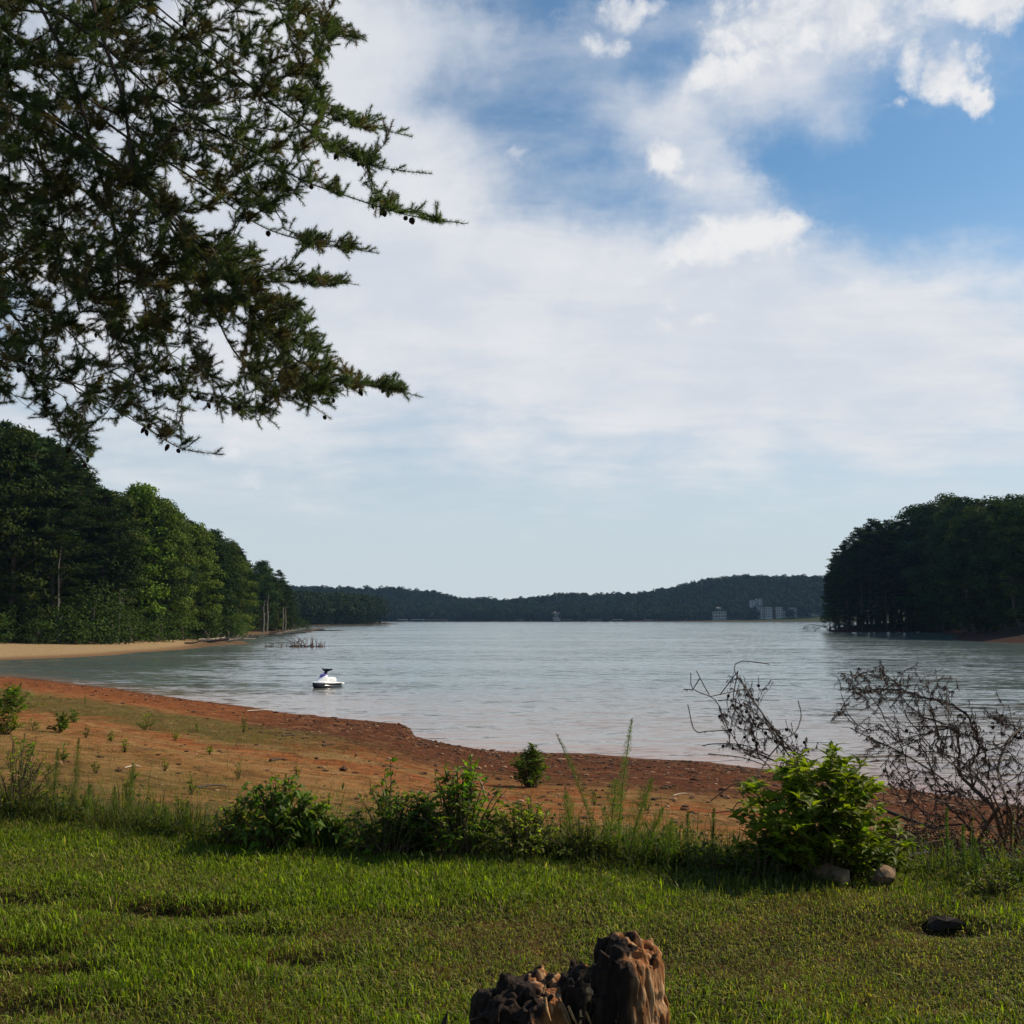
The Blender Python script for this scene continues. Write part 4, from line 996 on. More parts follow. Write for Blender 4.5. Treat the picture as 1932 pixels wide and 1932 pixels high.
def weeds():
    g = Geo(); r = np.random.default_rng(77); n = 5200; th = r.uniform(-.56, .56, n); px = np.tan(th) * F + 966
    dens = np.interp(px, [0, 120, 400, 420, 1000, 1050, 1450, 1700, 1932], [.8, .45, .4, .9, .9, .95, 1, .6, .8]) * np.clip(.6 + fbm(px / 60, 0 * px, 0, 3, 5) * 1.6, .1, 1)
    q = np.abs(r.normal(0, .30, n)) - .05; k = (r.random(n) < dens) & ~((px > 1555) & (px < 1715) & (q < .2)); th, q, px = th[k], q[k], px[k]; re = edge_r(th) + q; X, Y = re * np.sin(th), re * np.cos(th); Z = height(X, Y); m = len(X)
    H = r.gamma(3, .045, m)
    for j in range(7):
        z = H * r.uniform(.1, 1, m); C = np.column_stack([X, Y, Z + z]) + r.normal(0, .02, (m, 3)); D = rand_dirs(m, r); D[:, 2] = D[:, 2] * .5 + .1
        leaf_quads(g, C, D, unit(np.array([0, 0, 1.]) + r.normal(0, .5, (m, 3))), r.uniform(.025, .06, m), r.uniform(.010, .026, m), jit((.055, .075, .015), m, .45, r), .12, .3)
    spikes(g, np.column_stack([X, Y, Z]), np.column_stack([r.normal(0, .15, m), r.normal(0, .15, m), np.ones(m)]), H * 1.1, .005, (.09, .075, .035))
    o = g.build('undergrowth', M_LEAF); tag(o, 'low tangled weeds along the far edge of the lawn', 'undergrowth', kind='stuff')
weeds()
for px, py, w in [(210, 1400, 14), (235, 1420, 18), (330, 1398, 16), (372, 1380, 14), (60, 1425, 22), (120, 1440, 26), (180, 1460, 22), (250, 1470, 26), (310, 1455, 20), (395, 1425, 14), (90, 1475, 28), (450, 1470, 22), (360, 1500, 26), (560, 1470, 20), (700, 1500, 24), (20, 1450, 30), (620, 1530, 26), (240, 1510, 30), (340, 1535, 30), (1120, 1520, 24), (1220, 1530, 26)]:
    shrub('green_sprig', px, py, w, w * 1.3, 'tiny green sprig growing out of the clay beach', .07 if py > 1440 else .11, .3, OL, 7, 9, 'sprigs scattered over the beach')
def fennel(px, py, hpx, wpx, label, lean=0.0, col=(.075, .12, .02), bare=.3):
    b = ground_px(px, py); k = b[1] / F; H, W = hpx * k, wpx * k
    r = np.random.default_rng(int(px * 13 + hpx)); root = empty('feathery_weed', b); tag(root, label, 'weed', 'feathery weeds along the lawn edge')
    t = np.linspace(0, 1, 10); P = np.column_stack([lean * H * t ** 1.4, .05 * H * np.sin(t * 2), H * t * (1 - .12 * abs(lean))])
    g = Geo(); g.tube(P, np.linspace(.006, .0015, 10), 4, (.13, .11, .04)); g.build('stem', M_DEAD, root)
    n = int(420 + H * 900); u = r.uniform(bare * .4, 1, n) ** .9; C = np.stack([np.interp(u * 9, np.arange(10), P[:, q]) for q in range(3)], 1)
    wd = W * .5 * np.clip(np.sin(np.pi * np.clip(u * .85 + .12, 0, 1)), .12, 1) ** .9
    D = rand_dirs(n, r) * np.array([1, 1, .3]) + np.array([0, 0, .9]); o = unit(D) * (wd * r.uniform(0, .8, n))[:, None]
    gl = Geo(); spikes(gl, C + o, D, np.maximum(.015, wd * .5), .0028, jit(col, n, .3, r)); gl.build('fronds', M_GRASS, root)
for a in [(135, 1545, 145, 26, 'tallest feathery weed at the left of the lawn edge', .03), (96, 1545, 125, 30, 'feathery weed just left of the tallest left one', .04), (212, 1560, 70, 22, 'short feathery weed right of the tallest left one'),
          (240, 1565, 118, 26, 'thin feathery weed between the left group and the dark shrub', .04), (165, 1555, 70, 24, 'bushy short feathery weed in the left group'), (348, 1588, 70, 26, 'short feathery weed left of the dark drooping shrub', .05),
          (310, 1585, 55, 26, 'smallest feathery weed in the left half'), (535, 1600, 130, 12, 'thin feathery weed standing through the dark drooping shrub'), (605, 1606, 75, 30, 'bright feathery tuft at the right side of the dark drooping shrub'),
          (880, 1610, 115, 16, 'feathery weed in front of the tallest leafy shrub'), (1165, 1625, 258, 34, 'tallest feathery weed, with a thin curved tip reaching over the water', .12, (.10, .14, .05)),
          (1130, 1620, 230, 30, 'long feathery weed leaning left towards the small beach shrub', -.33, (.09, .12, .03)), (1150, 1630, 150, 70, 'bushy feathery weed in the middle of the right group', .1),
          (1185, 1635, 160, 60, 'feathery weed leaning right in the right group', .3), (1215, 1640, 110, 50, 'broad low feathery weed in the right group', .35), (1260, 1645, 90, 60, 'low feathery weed left of the dark stalks', .1),
          (1300, 1650, 110, 20, 'dark thin stalk left of the bright bush'), (1345, 1655, 120, 18, 'second dark thin stalk left of the bright bush', .05), (1080, 1620, 120, 50, 'wispy weed right of the yellowish shrub', -.1),
          (1792, 1665, 130, 10, 'thin tall green weed in front of the dead branches', .02), (1822, 1672, 105, 14, 'second thin green weed in front of the dead branches', .02), (1845, 1670, 80, 24, 'bushy green weed in front of the dead branches')]: fennel(*a)

# ------------------------------------------------------------------ dead fallen pine tops on the right
def z5(a, b): return (1214 + a * .3717, 1214 + b * .3717)
def dead_top(label, base, chains, poly, n, Y0, yj, seed, curl=True):
    r = np.random.default_rng(seed); S = Skeleton(); B = ground_px(*base)
    root = empty('dead_branch', B); tag(root, label, 'dead branch', 'dead pine tops lying at the right of the beach'); O = np.array(root.location)
    for i, c in enumerate(chains):
        P = [at(*z5(a, b), Y0 + (q - .5) * yj * .6 + yj * .25 * math.sin(i * 2.1)) for q, (a, b) in zip(np.linspace(0, 1, len(c)), c)]
        if i in (0, 1) or c[0][1] > 800: P = [B + np.array([r.uniform(-.1, .1), 0, -.02])] + P
        P = spline(P, .05)
        if i and not (i == 1 or c[0][1] > 800):
            A = np.array(S.P); k = int(np.argmin(np.linalg.norm(A - P[0], axis=1))); P = np.vstack([A[k] + (P[0] - A[k]) * np.linspace(.2, 1, 4)[:, None], P[1:]]); S.add_chain(list(P), 0, k)
        else: S.add_chain(list(P), 0)
    mains = len(S.chains)
    q = sample_poly(poly, int(n * (1.7 if seed == 41 else 2.7)), r); tg = np.array([at(*z5(a, b), Y0 + r.uniform(-yj, yj) * .5) for a, b in q]); tg = tg[np.argsort(np.linalg.norm(tg - O, axis=1))]
    keep = vnoise(tg[:, 0] * 7, tg[:, 2] * 7, 0, seed) > .33
    tg = tg[keep] + r.normal(0, .05, (keep.sum(), 3)); S.grow(tg, r, .05, -.02, .010, .8, 1.25, .22)
    rad = S.radii(.0016, 2.2); A = np.array(S.P); w, f = Geo(), Geo()
    cm = cone_mesh('pine_cone', .03, .0115, (.022, .017, .014)); spots = []
    for ci, ch in enumerate(S.chains):
        P = A[ch]; rr = np.maximum(rad[ch], .0045 if ci < mains else .0021)
        if len(rr) > 1: rr[0] = min(rr[0], rr[1] * 1.2)
        w.tube(P, rr, 5 if ci < mains else 3, (.09, .068, .055), cap=False)
        if r.random() < .9:
            m = r.integers(14, 40); u = r.uniform(.35, 1, m) * (len(P) - 1); C = np.stack([np.interp(u, np.arange(len(P)), P[:, k]) for k in range(3)], 1)
            D = rand_dirs(m, r) * .6 + np.array([0, 0, -.9]); spikes(f, C, D, r.uniform(.02, .045, m), .0042, jit((.10, .066, .048), m, .35, r))
        if ci >= mains and r.random() < .16: spots.append(P[len(P) // 2])
    w.v = [v - O for v in w.v]; f.v = [v - O for v in f.v]
    w.build('branches', M_DEAD, root); f.build('dead_needles', M_DEAD, root)
    for c in spots[:70]:
        o = bpy.data.objects.new('pine_cone', cm); COL.objects.link(o); o.parent = root; o.location = c - O; o.rotation_euler = (r.uniform(-2, 2), r.uniform(-2, 2), 0)
dead_top('dead pine branch arching left over the water behind the bright green bush', (1560, 1600),
         [[(860, 700), (800, 600), (690, 470), (600, 350), (520, 230), (460, 130), (500, 90), (640, 105)], [(820, 740), (700, 680), (600, 590), (520, 560), (430, 430), (380, 310), (340, 270), (250, 230), (240, 150)],
          [(340, 270), (300, 200), (270, 140)], [(760, 600), (640, 430), (560, 350), (450, 290), (380, 290)], [(430, 440), (330, 445), (260, 440), (225, 310)], [(700, 490), (770, 450), (800, 370), (785, 290)],
          [(640, 570), (500, 515), (350, 510), (300, 520)], [(620, 620), (500, 580), (330, 560)], [(560, 700), (450, 720), (340, 800)], [(560, 820), (440, 850), (340, 860)], [(250, 235), (205, 232)], [(480, 140), (460, 240), (455, 290)]],
         [(450, 100), (620, 180), (560, 300), (680, 420), (900, 540), (820, 640), (560, 640), (380, 570), (340, 450), (400, 300)], 230, 9.0, .9, 41)
dead_top('large tangle of dead pine branches with cones filling the right edge', (1900, 1610),
         [[(1800, 830), (1700, 680), (1600, 590), (1480, 550), (1380, 540), (1250, 430), (1200, 330), (1110, 220), (1050, 160), (985, 150)], [(1760, 780), (1650, 650), (1580, 520), (1550, 400), (1560, 330), (1650, 310), (1800, 315), (1932, 310)],
          [(1480, 550), (1400, 450), (1330, 350), (1400, 240), (1500, 180), (1600, 180)], [(1700, 850), (1560, 720), (1420, 620), (1280, 540), (1150, 480), (1050, 430)], [(1550, 420), (1450, 420), (1340, 420)],
          [(1700, 870), (1500, 800), (1350, 720), (1250, 600), (1150, 600)], [(1850, 860), (1800, 650), (1850, 500), (1932, 420), (2050, 350)], [(1900, 880), (1900, 700), (1980, 550), (2100, 450)], [(1640, 860), (1500, 880), (1380, 830)],
          [(1720, 700), (1680, 560), (1640, 440), (1620, 370)], [(1850, 820), (1700, 1000), (1650, 1130)], [(1880, 860), (1800, 1000), (1790, 1100)]],
         [(985, 145), (1200, 115), (1300, 150), (1620, 180), (1580, 290), (1700, 320), (2150, 300), (2150, 1150), (1700, 1120), (1500, 1000), (1320, 860), (1180, 650), (1050, 450), (940, 300)], 720, 8.6, 1.3, 42)

def brush_pile():
    r = np.random.default_rng(31); b = ground_px(1800, 1640); root = empty('brush_pile', b); tag(root, 'dark heap of broken twigs and dead needles on the ground under the dead branches', 'brush pile'); g, f = Geo(), Geo()
    for i in range(900):
        x = r.uniform(-.85, 1.1); y = r.normal(.35, .28); z = gz(b[0] + x, b[1] + y) - b[2] + abs(r.normal(0, .17)) * (1 - .5 * abs(x)); L = r.uniform(.1, .45); d = unit(np.array([r.normal(), r.normal() * .6, r.normal(.15, .35)])); p = np.array([x, y, z + .02])
        g.tube([p, p + d * L * .5 + r.normal(0, .015, 3), p + d * L], [.006 * r.uniform(.4, 1.6), .004, .002], 4, np.array((.075, .05, .038)) * r.uniform(.5, 1.6), cap=False)
        m = 16; C = p + d * L * r.uniform(0, 1, (m, 1)) + r.normal(0, .02, (m, 3)); leaf_quads(f, C, rand_dirs(m, r) + [0, 0, -.4], rand_dirs(m, r), r.uniform(.02, .05, m), r.uniform(.006, .016, m), jit((.085, .05, .032), m, .5, r))
    g.build('twigs', M_DEAD, root); f.build('dead_leaves', M_DEAD, root)
brush_pile()
# ------------------------------------------------------------------ logs, sticks, driftwood
def log_piece(name, pts, rad, col, label, cat, group=None, sides=9, stubs=(), seed=0):
    r = np.random.default_rng(seed + 5); P = np.asarray(pts, float); O = P.mean(0); root = empty(name, O); tag(root, label, cat, group)
    g = Geo(); Q = spline(P - O, .06 if len(P) > 2 else .08) if len(P) > 1 else P
    rr = np.interp(np.linspace(0, 1, len(Q)), [0, 1], rad) * (1 + r.normal(0, .07, len(Q))); g.tube(Q, rr, sides, col)
    if rad[0] > .045:
        g.v = [v + (vnoise(v[:, 0] * 30, v[:, 1] * 30, v[:, 2] * 30, seed)[:, None] - .5) * .05 for v in g.v]
    g.build('bark' if rad[0] > .045 else 'wood', M_DEAD, root)
    if rad[0] > .045:
        e = Geo(); d = unit(Q[0] - Q[1]); A = unit(np.cross(d, [0, 0, 1.0])); Bv = np.cross(d, A); th = np.arange(14) * 2 * math.pi / 14
        ring = Q[0] + d * .006 + (np.cos(th)[:, None] * A + np.sin(th)[:, None] * Bv) * rr[0] * (.85 + .12 * r.random((14, 1))); e.add(np.vstack([ring, Q[0] + d * .016]), [(i, (i + 1) % 14, 14) for i in range(14)], (.26, .16, .09)); e.build('cut_end', M_DEAD, root)
    for f, dr, L in stubs:
        c = Q[int(f * (len(Q) - 1))]; s_ = Geo(); dv = np.array(dr, float); s_.tube([c, c + dv * L * .5, c + dv * L + np.array([.1 * L, 0, .08 * L])], [rad[1] * .6, rad[1] * .45, rad[1] * .2], 5, col); s_.build('branch_stub', M_DEAD, root)
    return root
g1 = ground_px(1588, 1668); log_piece('log', [g1 + [.00, -.06, .02], g1 + [-.10, .16, .03]], (.05, .046), (.24, .15, .09), 'short sawn log end, left one at the foot of the bright bush', 'log', 'short logs by the bright bush', 16)
g2 = ground_px(1668, 1674); log_piece('log', [g2 + [.02, -.01, .085], g2 + [.0, .09, -.03]], (.05, .062), (.2, .125, .08), 'short sawn log tipped upright, right one beside the bright bush', 'log', 'short logs by the bright bush', 16, seed=2)
g3 = ground_px(1700, 1640); log_piece('dead_stick', [g3, g3 + [.06, .0, .10], g3 + [.14, 0, .15], g3 + [.29, .0, .17]], (.013, .007), (.42, .38, .33), 'pale forked stick in front of the dead tangle', 'stick', sides=6, stubs=[(.4, (-.1, 0, 1), .1)])
g4 = ground_px(1553, 1645); log_piece('dead_stick', [g4, g4 + [.02, 0, .06], g4 + [.07, 0, .13]], (.016, .007), (.35, .31, .27), 'pale crooked stick standing on the left log end', 'stick', sides=6, stubs=[(.5, (-.6, 0, .6), .06)])
g5 = ground_px(1690, 1560); log_piece('fallen_pole', [g5 + [-.15, .3, .25], g5 + [.5, .0, .02], g5 + [1.0, -.3, -.1]], (.035, .03), (.05, .038, .032), 'dark fallen pole sloping down right behind the bright bush', 'pole', sides=7)
g6 = ground_px(1000, 1618); log_piece('dead_stick', [g6 + [-.02, .1, .12], g6 + [.0, .1, .24], g6 + [-.03, .1, .30]], (.010, .006), (.40, .27, .18), 'pale bent twig standing right of the tallest leafy shrub', 'stick', sides=5)
g6 = ground_px(905, 1610); log_piece('dead_stick', [g6 + [.03, .1, .38], g6 + [.01, .1, .46], g6 + [-.02, .1, .5]], (.008, .005), (.40, .30, .2), 'pale bent twig at the top of the tallest leafy shrub', 'stick', sides=5)
g7 = ground_px(1790, 1758); log_piece('wood_chunk', [g7 + [-.08, .02, .01], g7 + [-.01, .0, .035], g7 + [.08, .02, .015]], (.046, .03), (.03, .022, .017), 'blackened chunk of wood lying in the lawn on the right', 'wood chunk', sides=8, stubs=[(.3, (.3, 0, .5), .06)])
for i, (a, b, L, w, ln) in enumerate([(400, 1489, 62, .02, 'long dark stick lying on the sandy beach, left of the drooping shrub'), (520, 1437, 20, .03, 'short dark stick on the orange clay streak'), (490, 1342, 48, .03, 'pale driftwood branch at the waterline left of the small point'),
                                   (250, 1450, 30, .012, 'thin pale twig on the sand left of the drooping shrub'), (545, 1390, 26, .03, 'dark stick on the brown clay band'), (1290, 1502, 40, .012, 'thin pale twig lying right of the feathery weeds'), (620, 1408, 22, .03, 'dark stick near the small clay point')]):
    p0, p1 = ground_px(a - L / 2, b), ground_px(a + L / 2, b - 2); pm = (p0 + p1) / 2 + [0, .1, .03]
    log_piece('beach_stick', [p0 + [0, 0, w], pm, p1 + [0, 0, w]], (w, w * .6), (.42, .36, .28) if 'pale' in ln else (.06, .04, .03), ln, 'stick', 'sticks lying on the beach', 6, [(.6, (.5, .3, .6), .5)] if i == 2 else (), i)
r = np.random.default_rng(8)
DL = ['grey driftwood log lying along the left shore', 'pale driftwood log lying along the left shore']
for i in range(34):
    px = r.uniform(345, 600); yy = np.interp(px, [200, 345, 460, 530, 600], [1216, 1212, 1204, 1193, 1189]) + r.uniform(-2.5, 5)
    p = ground_px(px, yy)
    if p[2] < .05: p[2] = .05
    L = r.uniform(2.5, 9) * p[1] / 260; a = r.normal(0, .35); dv = np.array([math.cos(a), math.sin(a), r.uniform(-.02, .14)]); w = r.uniform(.14, .34)
    pale = r.random() < .6
    log_piece('driftwood_log', [p + [0, 0, .12], p + dv * L * .5 + [0, 0, .16], p + dv * L + [0, 0, .1 + r.uniform(0, .5)]], (w, w * .5), (.40, .33, .25) if pale else (.15, .115, .09), DL[pale], 'driftwood', 'driftwood along the left shore' + (' (pale)' if pale else ' (grey)'), 6,
              [(r.uniform(.3, .8), (r.normal(0, .4), r.normal(0, .3), 1), r.uniform(.5, 1.6)) for _ in range(2)], i)
def brush_in_water(px0, px1, ybase, hmax, n, label, col, seed, name='drowned_branches', z0=0.0):
    r = np.random.default_rng(seed); c = on_water((px0 + px1) / 2, ybase); k = c[1] / F; root = empty(name, c); tag(root, label, 'dead branches'); W = (px1 - px0) * k; g = Geo()
    for i in range(n):
        x = r.uniform(-.5, .5) * W; y = r.uniform(-2, 2); H = hmax * k * r.uniform(.2, 1) * (1 - abs(x / W) * 1.0); a = r.normal(0, .5)
        P = np.array([[x, y, -.3], [x + a * H * .3, y, H * .5], [x + a * H * (.8 + r.normal(0, .3)), y + r.normal(0, .4), H]]); g.tube(spline(P, .8), np.linspace(.07, .025, len(spline(P, .8))), 4, np.array(col) * r.uniform(.6, 1.3), cap=False)
        if r.random() < .5:
            q = P[1]; g.tube([q, q + [r.normal(0, 1) * H * .4, 0, H * .3]], [.04, .02], 3, col, cap=False)
    for i in range(n // 5):
        x = r.uniform(-.5, .3) * W; g.tube([[x, 0, .1], [x + W * .1, r.normal(0, .5), .3], [x + W * .22, 0, .05]], [.1, .09, .04], 5, col)
    g.build('branches', M_DEAD, root)
brush_in_water(498, 545, 1221, 14, 26, 'pale dead branches in the water, left clump off the left shore', (.26, .22, .18), 1)
brush_in_water(545, 612, 1221, 26, 46, 'taller reddish dead branches in the water off the left shore', (.16, .09, .07), 2)
brush_in_water(470, 520, 1199, 9, 14, 'low dead branches at the waterline before the last clump of trees', (.25, .2, .16), 4)
brush_in_water(560, 615, 1190, 8, 22, 'dead branches trailing off the tip of the left point', (.2, .16, .12), 5)
# arching pale snag off the right point
def snag():
    r = np.random.default_rng(6); c = on_water(1538, 1191); root = empty('fallen_snag', c); tag(root, 'pale dead tree top arching into the water off the right point', 'fallen tree'); k = c[1] / F; g = Geo()
    A = np.array([(22, 0, 6), (5, 0, 11), (-10, 0, 12), (-20, 0, 9), (-21, 0, 0)], float) * k; g.tube(spline(A, .8), np.linspace(.22, .08, len(spline(A, .8))), 6, (.28, .26, .24))
    for i in range(26):
        x = r.uniform(-21, 12) * k; h = (10 - abs(x / k + 6) * .15) * k; g.tube([[x, r.normal(0, .5), h], [x + r.normal(-.6, .8), r.normal(0, .8), h * .5], [x + r.normal(-1, 1.3), r.normal(0, 1), -.2]], [.07, .05, .03], 4, np.array((.3, .28, .26)) * r.uniform(.5, 1.2), cap=False)
    g.build('branches', M_DEAD, root)
snag()

# ------------------------------------------------------------------ stump in the foreground
def build_stump():
    base = at(1085, 2100, 3.95); gx, gy = base[0], 3.95; z0 = gz(gx, gy); root = empty('tree_stump', (gx, gy, z0)); O = np.array([gx, gy, z0])
    tag(root, 'rotten dark split tree stump with orange broken edges, painted as sunlit on their right, at the bottom of the picture', 'stump')
    k_px = 3.95 / F
    def lobe(name, cpx, topf, rx, ry, n=150, lv=46, seed=0, lean=0.0, yo=0.0):
        cx = at(cpx, 1900, 3.95)[0] - gx; r = np.random.default_rng(seed); th = np.arange(n) * 2 * math.pi / n; g = Geo(); rings = []; cols = []
        ct, stt = np.cos(th), np.sin(th)
        rim = topf(ct, stt) - .045 + .03 * (vnoise(ct * 3 + 9, stt * 3 + 9, seed) - .5) + .035 * (vnoise(ct * 7 + 9, stt * 7, seed) - .4)
        for j in range(lv):
            f = j / (lv - 1)
            if f < .72:
                u = f / .72; z = -.05 + (rim + .05) * u; s_ = 1.08 - .13 * u ** 1.5 + .12 * (1 - u) ** 3
            else:
                u = (f - .72) / .28; z = rim - .015 * u - (.12 * u ** 1.2) * (rim > -9) - .02 * vnoise(ct * 9, stt * 9, u * 4, seed); s_ = (.95 - .95 * u ** .9)
            rg = .16 * (vnoise(ct * 5 + 5, stt * 5 + 5, z * 1.6, seed) - .5) + .11 * (vnoise(ct * 8 + 5, stt * 8 + 5, z * 9, seed + 1) - .5) + .03 * (vnoise(ct * 30, stt * 30, z * 9, seed + 2) - .5)
            s2 = np.clip(s_ * (1 + rg * (1.1 if f < .6 else .7)), 0, 2)
            x = cx + ct * rx * s2 + lean * z; y = yo + stt * ry * s2
            rings.append(np.column_stack([x, y, np.broadcast_to(z, x.shape)]))
            fib = vnoise(ct * 30 + 3, stt * 30 + 3, z * 4, seed + 5); right = np.clip((ct - .1) * 2.2, 0, 1) * (np.clip((fib - .35) * 3, 0, 1))  # right-hand fibres coloured orange as the sunlit side
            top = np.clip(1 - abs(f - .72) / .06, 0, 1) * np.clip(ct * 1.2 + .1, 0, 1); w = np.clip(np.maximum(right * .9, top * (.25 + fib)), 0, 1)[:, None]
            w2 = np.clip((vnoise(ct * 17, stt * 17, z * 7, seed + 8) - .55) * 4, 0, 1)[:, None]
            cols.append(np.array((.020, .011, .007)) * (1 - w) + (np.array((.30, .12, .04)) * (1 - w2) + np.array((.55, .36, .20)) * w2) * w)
        Rg = np.array(rings); C = np.array(cols).reshape(-1, 3); i = np.arange(lv - 1)[:, None] * n; j = np.arange(n)[None]; j2 = (j + 1) % n
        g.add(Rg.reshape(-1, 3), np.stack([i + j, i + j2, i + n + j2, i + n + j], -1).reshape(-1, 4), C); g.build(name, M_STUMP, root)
    global M_STUMP
    M_STUMP = solid_mat('rotten_wood', .85, .15, .5, (60, 60, 9), .8)
    zt = lambda py: at(0, py, 3.95)[2] - z0
    # tall right slab: peak at its left, falling to the right
    top = [(880, 1945), (890, 1925), (920, 1893), (950, 1868), (985, 1850), (1020, 1846), (1048, 1858), (1066, 1868), (1076, 1836), (1086, 1822), (1130, 1821), (1142, 1800), (1155, 1770), (1172, 1764), (1195, 1768), (1220, 1784), (1238, 1800), (1246, 1850), (1256, 1885), (1262, 1940)]
    r = np.random.default_rng(14)
    for part, lo, hi, cnt in (('low_lobe', 934, 1064, 26), ('middle_slab', 1078, 1116, 12), ('tall_slab', 1108, 1236, 44)):
        g = Geo()
        for i in range(cnt):
            px = r.uniform(lo, hi); dep = r.uniform(-1, 1); half = math.sqrt(max(.05, 1 - ((px - (lo + hi) / 2) / ((hi - lo) / 2 * 1.05)) ** 2)) * .13
            y = dep * half; tp = np.interp(px, [q[0] for q in top], [q[1] for q in top]); h = zt(tp + 7 + r.uniform(0, 8) + (max(0, -dep) ** 1.6) * r.uniform(5, 40)); x = at(px, 1900, 3.95)[0] * (1 + y / 3.95) - gx
            w, dd = (r.uniform(.05, .085), r.uniform(.05, .08)) if part == 'low_lobe' else (r.uniform(.03, .06), r.uniform(.03, .05)); m = 9; k = 9; th = np.arange(k) * 6.283 / k + r.uniform(0, 6); rings = []; mx = x; tl_ = r.uniform(-.35, .35); sh = .75 + .5 * r.random(k)
            for j, u in enumerate(np.linspace(0, 1, m)):
                mx += r.normal(0, .004); s_ = (1.2 - .3 * u) * (1 + r.normal(0, .08)) * (1 if u < .85 else .95 if u < .99 else .72)
                rings.append(np.column_stack([mx + np.cos(th) * w * s_ * sh, y + np.sin(th) * dd * s_ * sh, h * u + (u > .8) * np.cos(th) * w * tl_ * sh]))
            g.loft(rings, (.03, .02, .01))
        g.tube([[at((lo + hi) / 2, 1900, 3.95)[0] - gx, 0, -.1], [at((lo + hi) / 2, 1900, 3.95)[0] - gx, 0, zt(1915)]], [.15, .10], 12)
        tmp = bpy.data.objects.new('tmp', g.mesh('tmp', M_STUMP)); COL.objects.link(tmp)
        rm = tmp.modifiers.new('r', 'REMESH'); rm.mode = 'VOXEL'; rm.voxel_size = .0048
        sm = tmp.modifiers.new('s', 'SMOOTH'); sm.iterations = 3; sm.factor = .5
        dg = bpy.context.evaluated_depsgraph_get(); me = bpy.data.meshes.new_from_object(tmp.evaluated_get(dg)); bpy.data.objects.remove(tmp)
        n = len(me.vertices); co = np.empty(n * 3, 'f'); me.vertices.foreach_get('co', co); co = co.reshape(-1, 3).astype(float); no = np.empty(n * 3, 'f'); me.vertices.foreach_get('normal', no); no = no.reshape(-1, 3)
        X, Y, Z = co.T; fib = vnoise(X * 90, Y * 90, Z * 9, 3); lump = fbm(X * 16, Y * 16, Z * 10, 4, 6); crack = vnoise(X * 45, Y * 45, Z * 6, 8)
        co += no * ((fib - .5) * .009 + lump * .045 - np.clip(crack - .66, 0, 1)[..., ] * .09)[:, None]
        me.vertices.foreach_set('co', co.astype('f').ravel())
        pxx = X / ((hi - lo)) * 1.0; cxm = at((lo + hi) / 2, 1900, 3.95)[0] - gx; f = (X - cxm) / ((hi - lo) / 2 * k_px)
        broken = np.clip((f - .05) * 3 + (vnoise(X * 22, Y * 22, Z * 7, 12) - .5) * 3.2, 0, 1) * np.clip((no[:, 0] + .35) * 2.5, 0, 1)  # broken wood, with the sunlit right-facing side painted into its colour
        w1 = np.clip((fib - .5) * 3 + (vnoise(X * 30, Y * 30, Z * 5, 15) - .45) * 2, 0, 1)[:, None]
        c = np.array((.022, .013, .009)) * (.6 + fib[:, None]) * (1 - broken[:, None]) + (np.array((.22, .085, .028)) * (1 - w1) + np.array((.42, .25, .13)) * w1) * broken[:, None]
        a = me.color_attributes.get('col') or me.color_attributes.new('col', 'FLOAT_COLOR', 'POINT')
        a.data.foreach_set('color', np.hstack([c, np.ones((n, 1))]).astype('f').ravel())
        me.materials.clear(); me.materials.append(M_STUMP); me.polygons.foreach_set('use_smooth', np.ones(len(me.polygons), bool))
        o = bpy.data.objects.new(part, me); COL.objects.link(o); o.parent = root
    r = np.random.default_rng(4); g = Geo()
    for i in range(46):
        px = r.uniform(1020, 1165); py = np.interp(px, [1020, 1165], [1865, 1935]) + r.uniform(-5, 70); c = at(px, py, 3.80 + r.uniform(-.02, .10)) - O; d = np.array([r.uniform(.1, .5), r.normal(0, .2), -1.0 if r.random() < .8 else .6]); L = r.uniform(.02, .10)
        g.tube([c, c + d * L * .5 + r.normal(0, .003, 3), c + d * L], [.004, .0045, .001], 4, np.array((.42, .24, .11)) * r.uniform(.4, 1.2))
    g.build('splinters', M_STUMP, root)
    g = Geo(); p = at(838, 1932, 3.9) - O; g.tube([p + [-.01, 0, -.12], p + [0, 0, 0], p + [.012, 0, .045]], [.02, .012, .002], 5, (.04, .03, .022)); g.tube([at(885, 1925, 3.9) - O, at(915, 1918, 3.9) - O], [.004, .006], 4, (.05, .035, .025)); g.build('root_spike', M_STUMP, root)
build_stump()

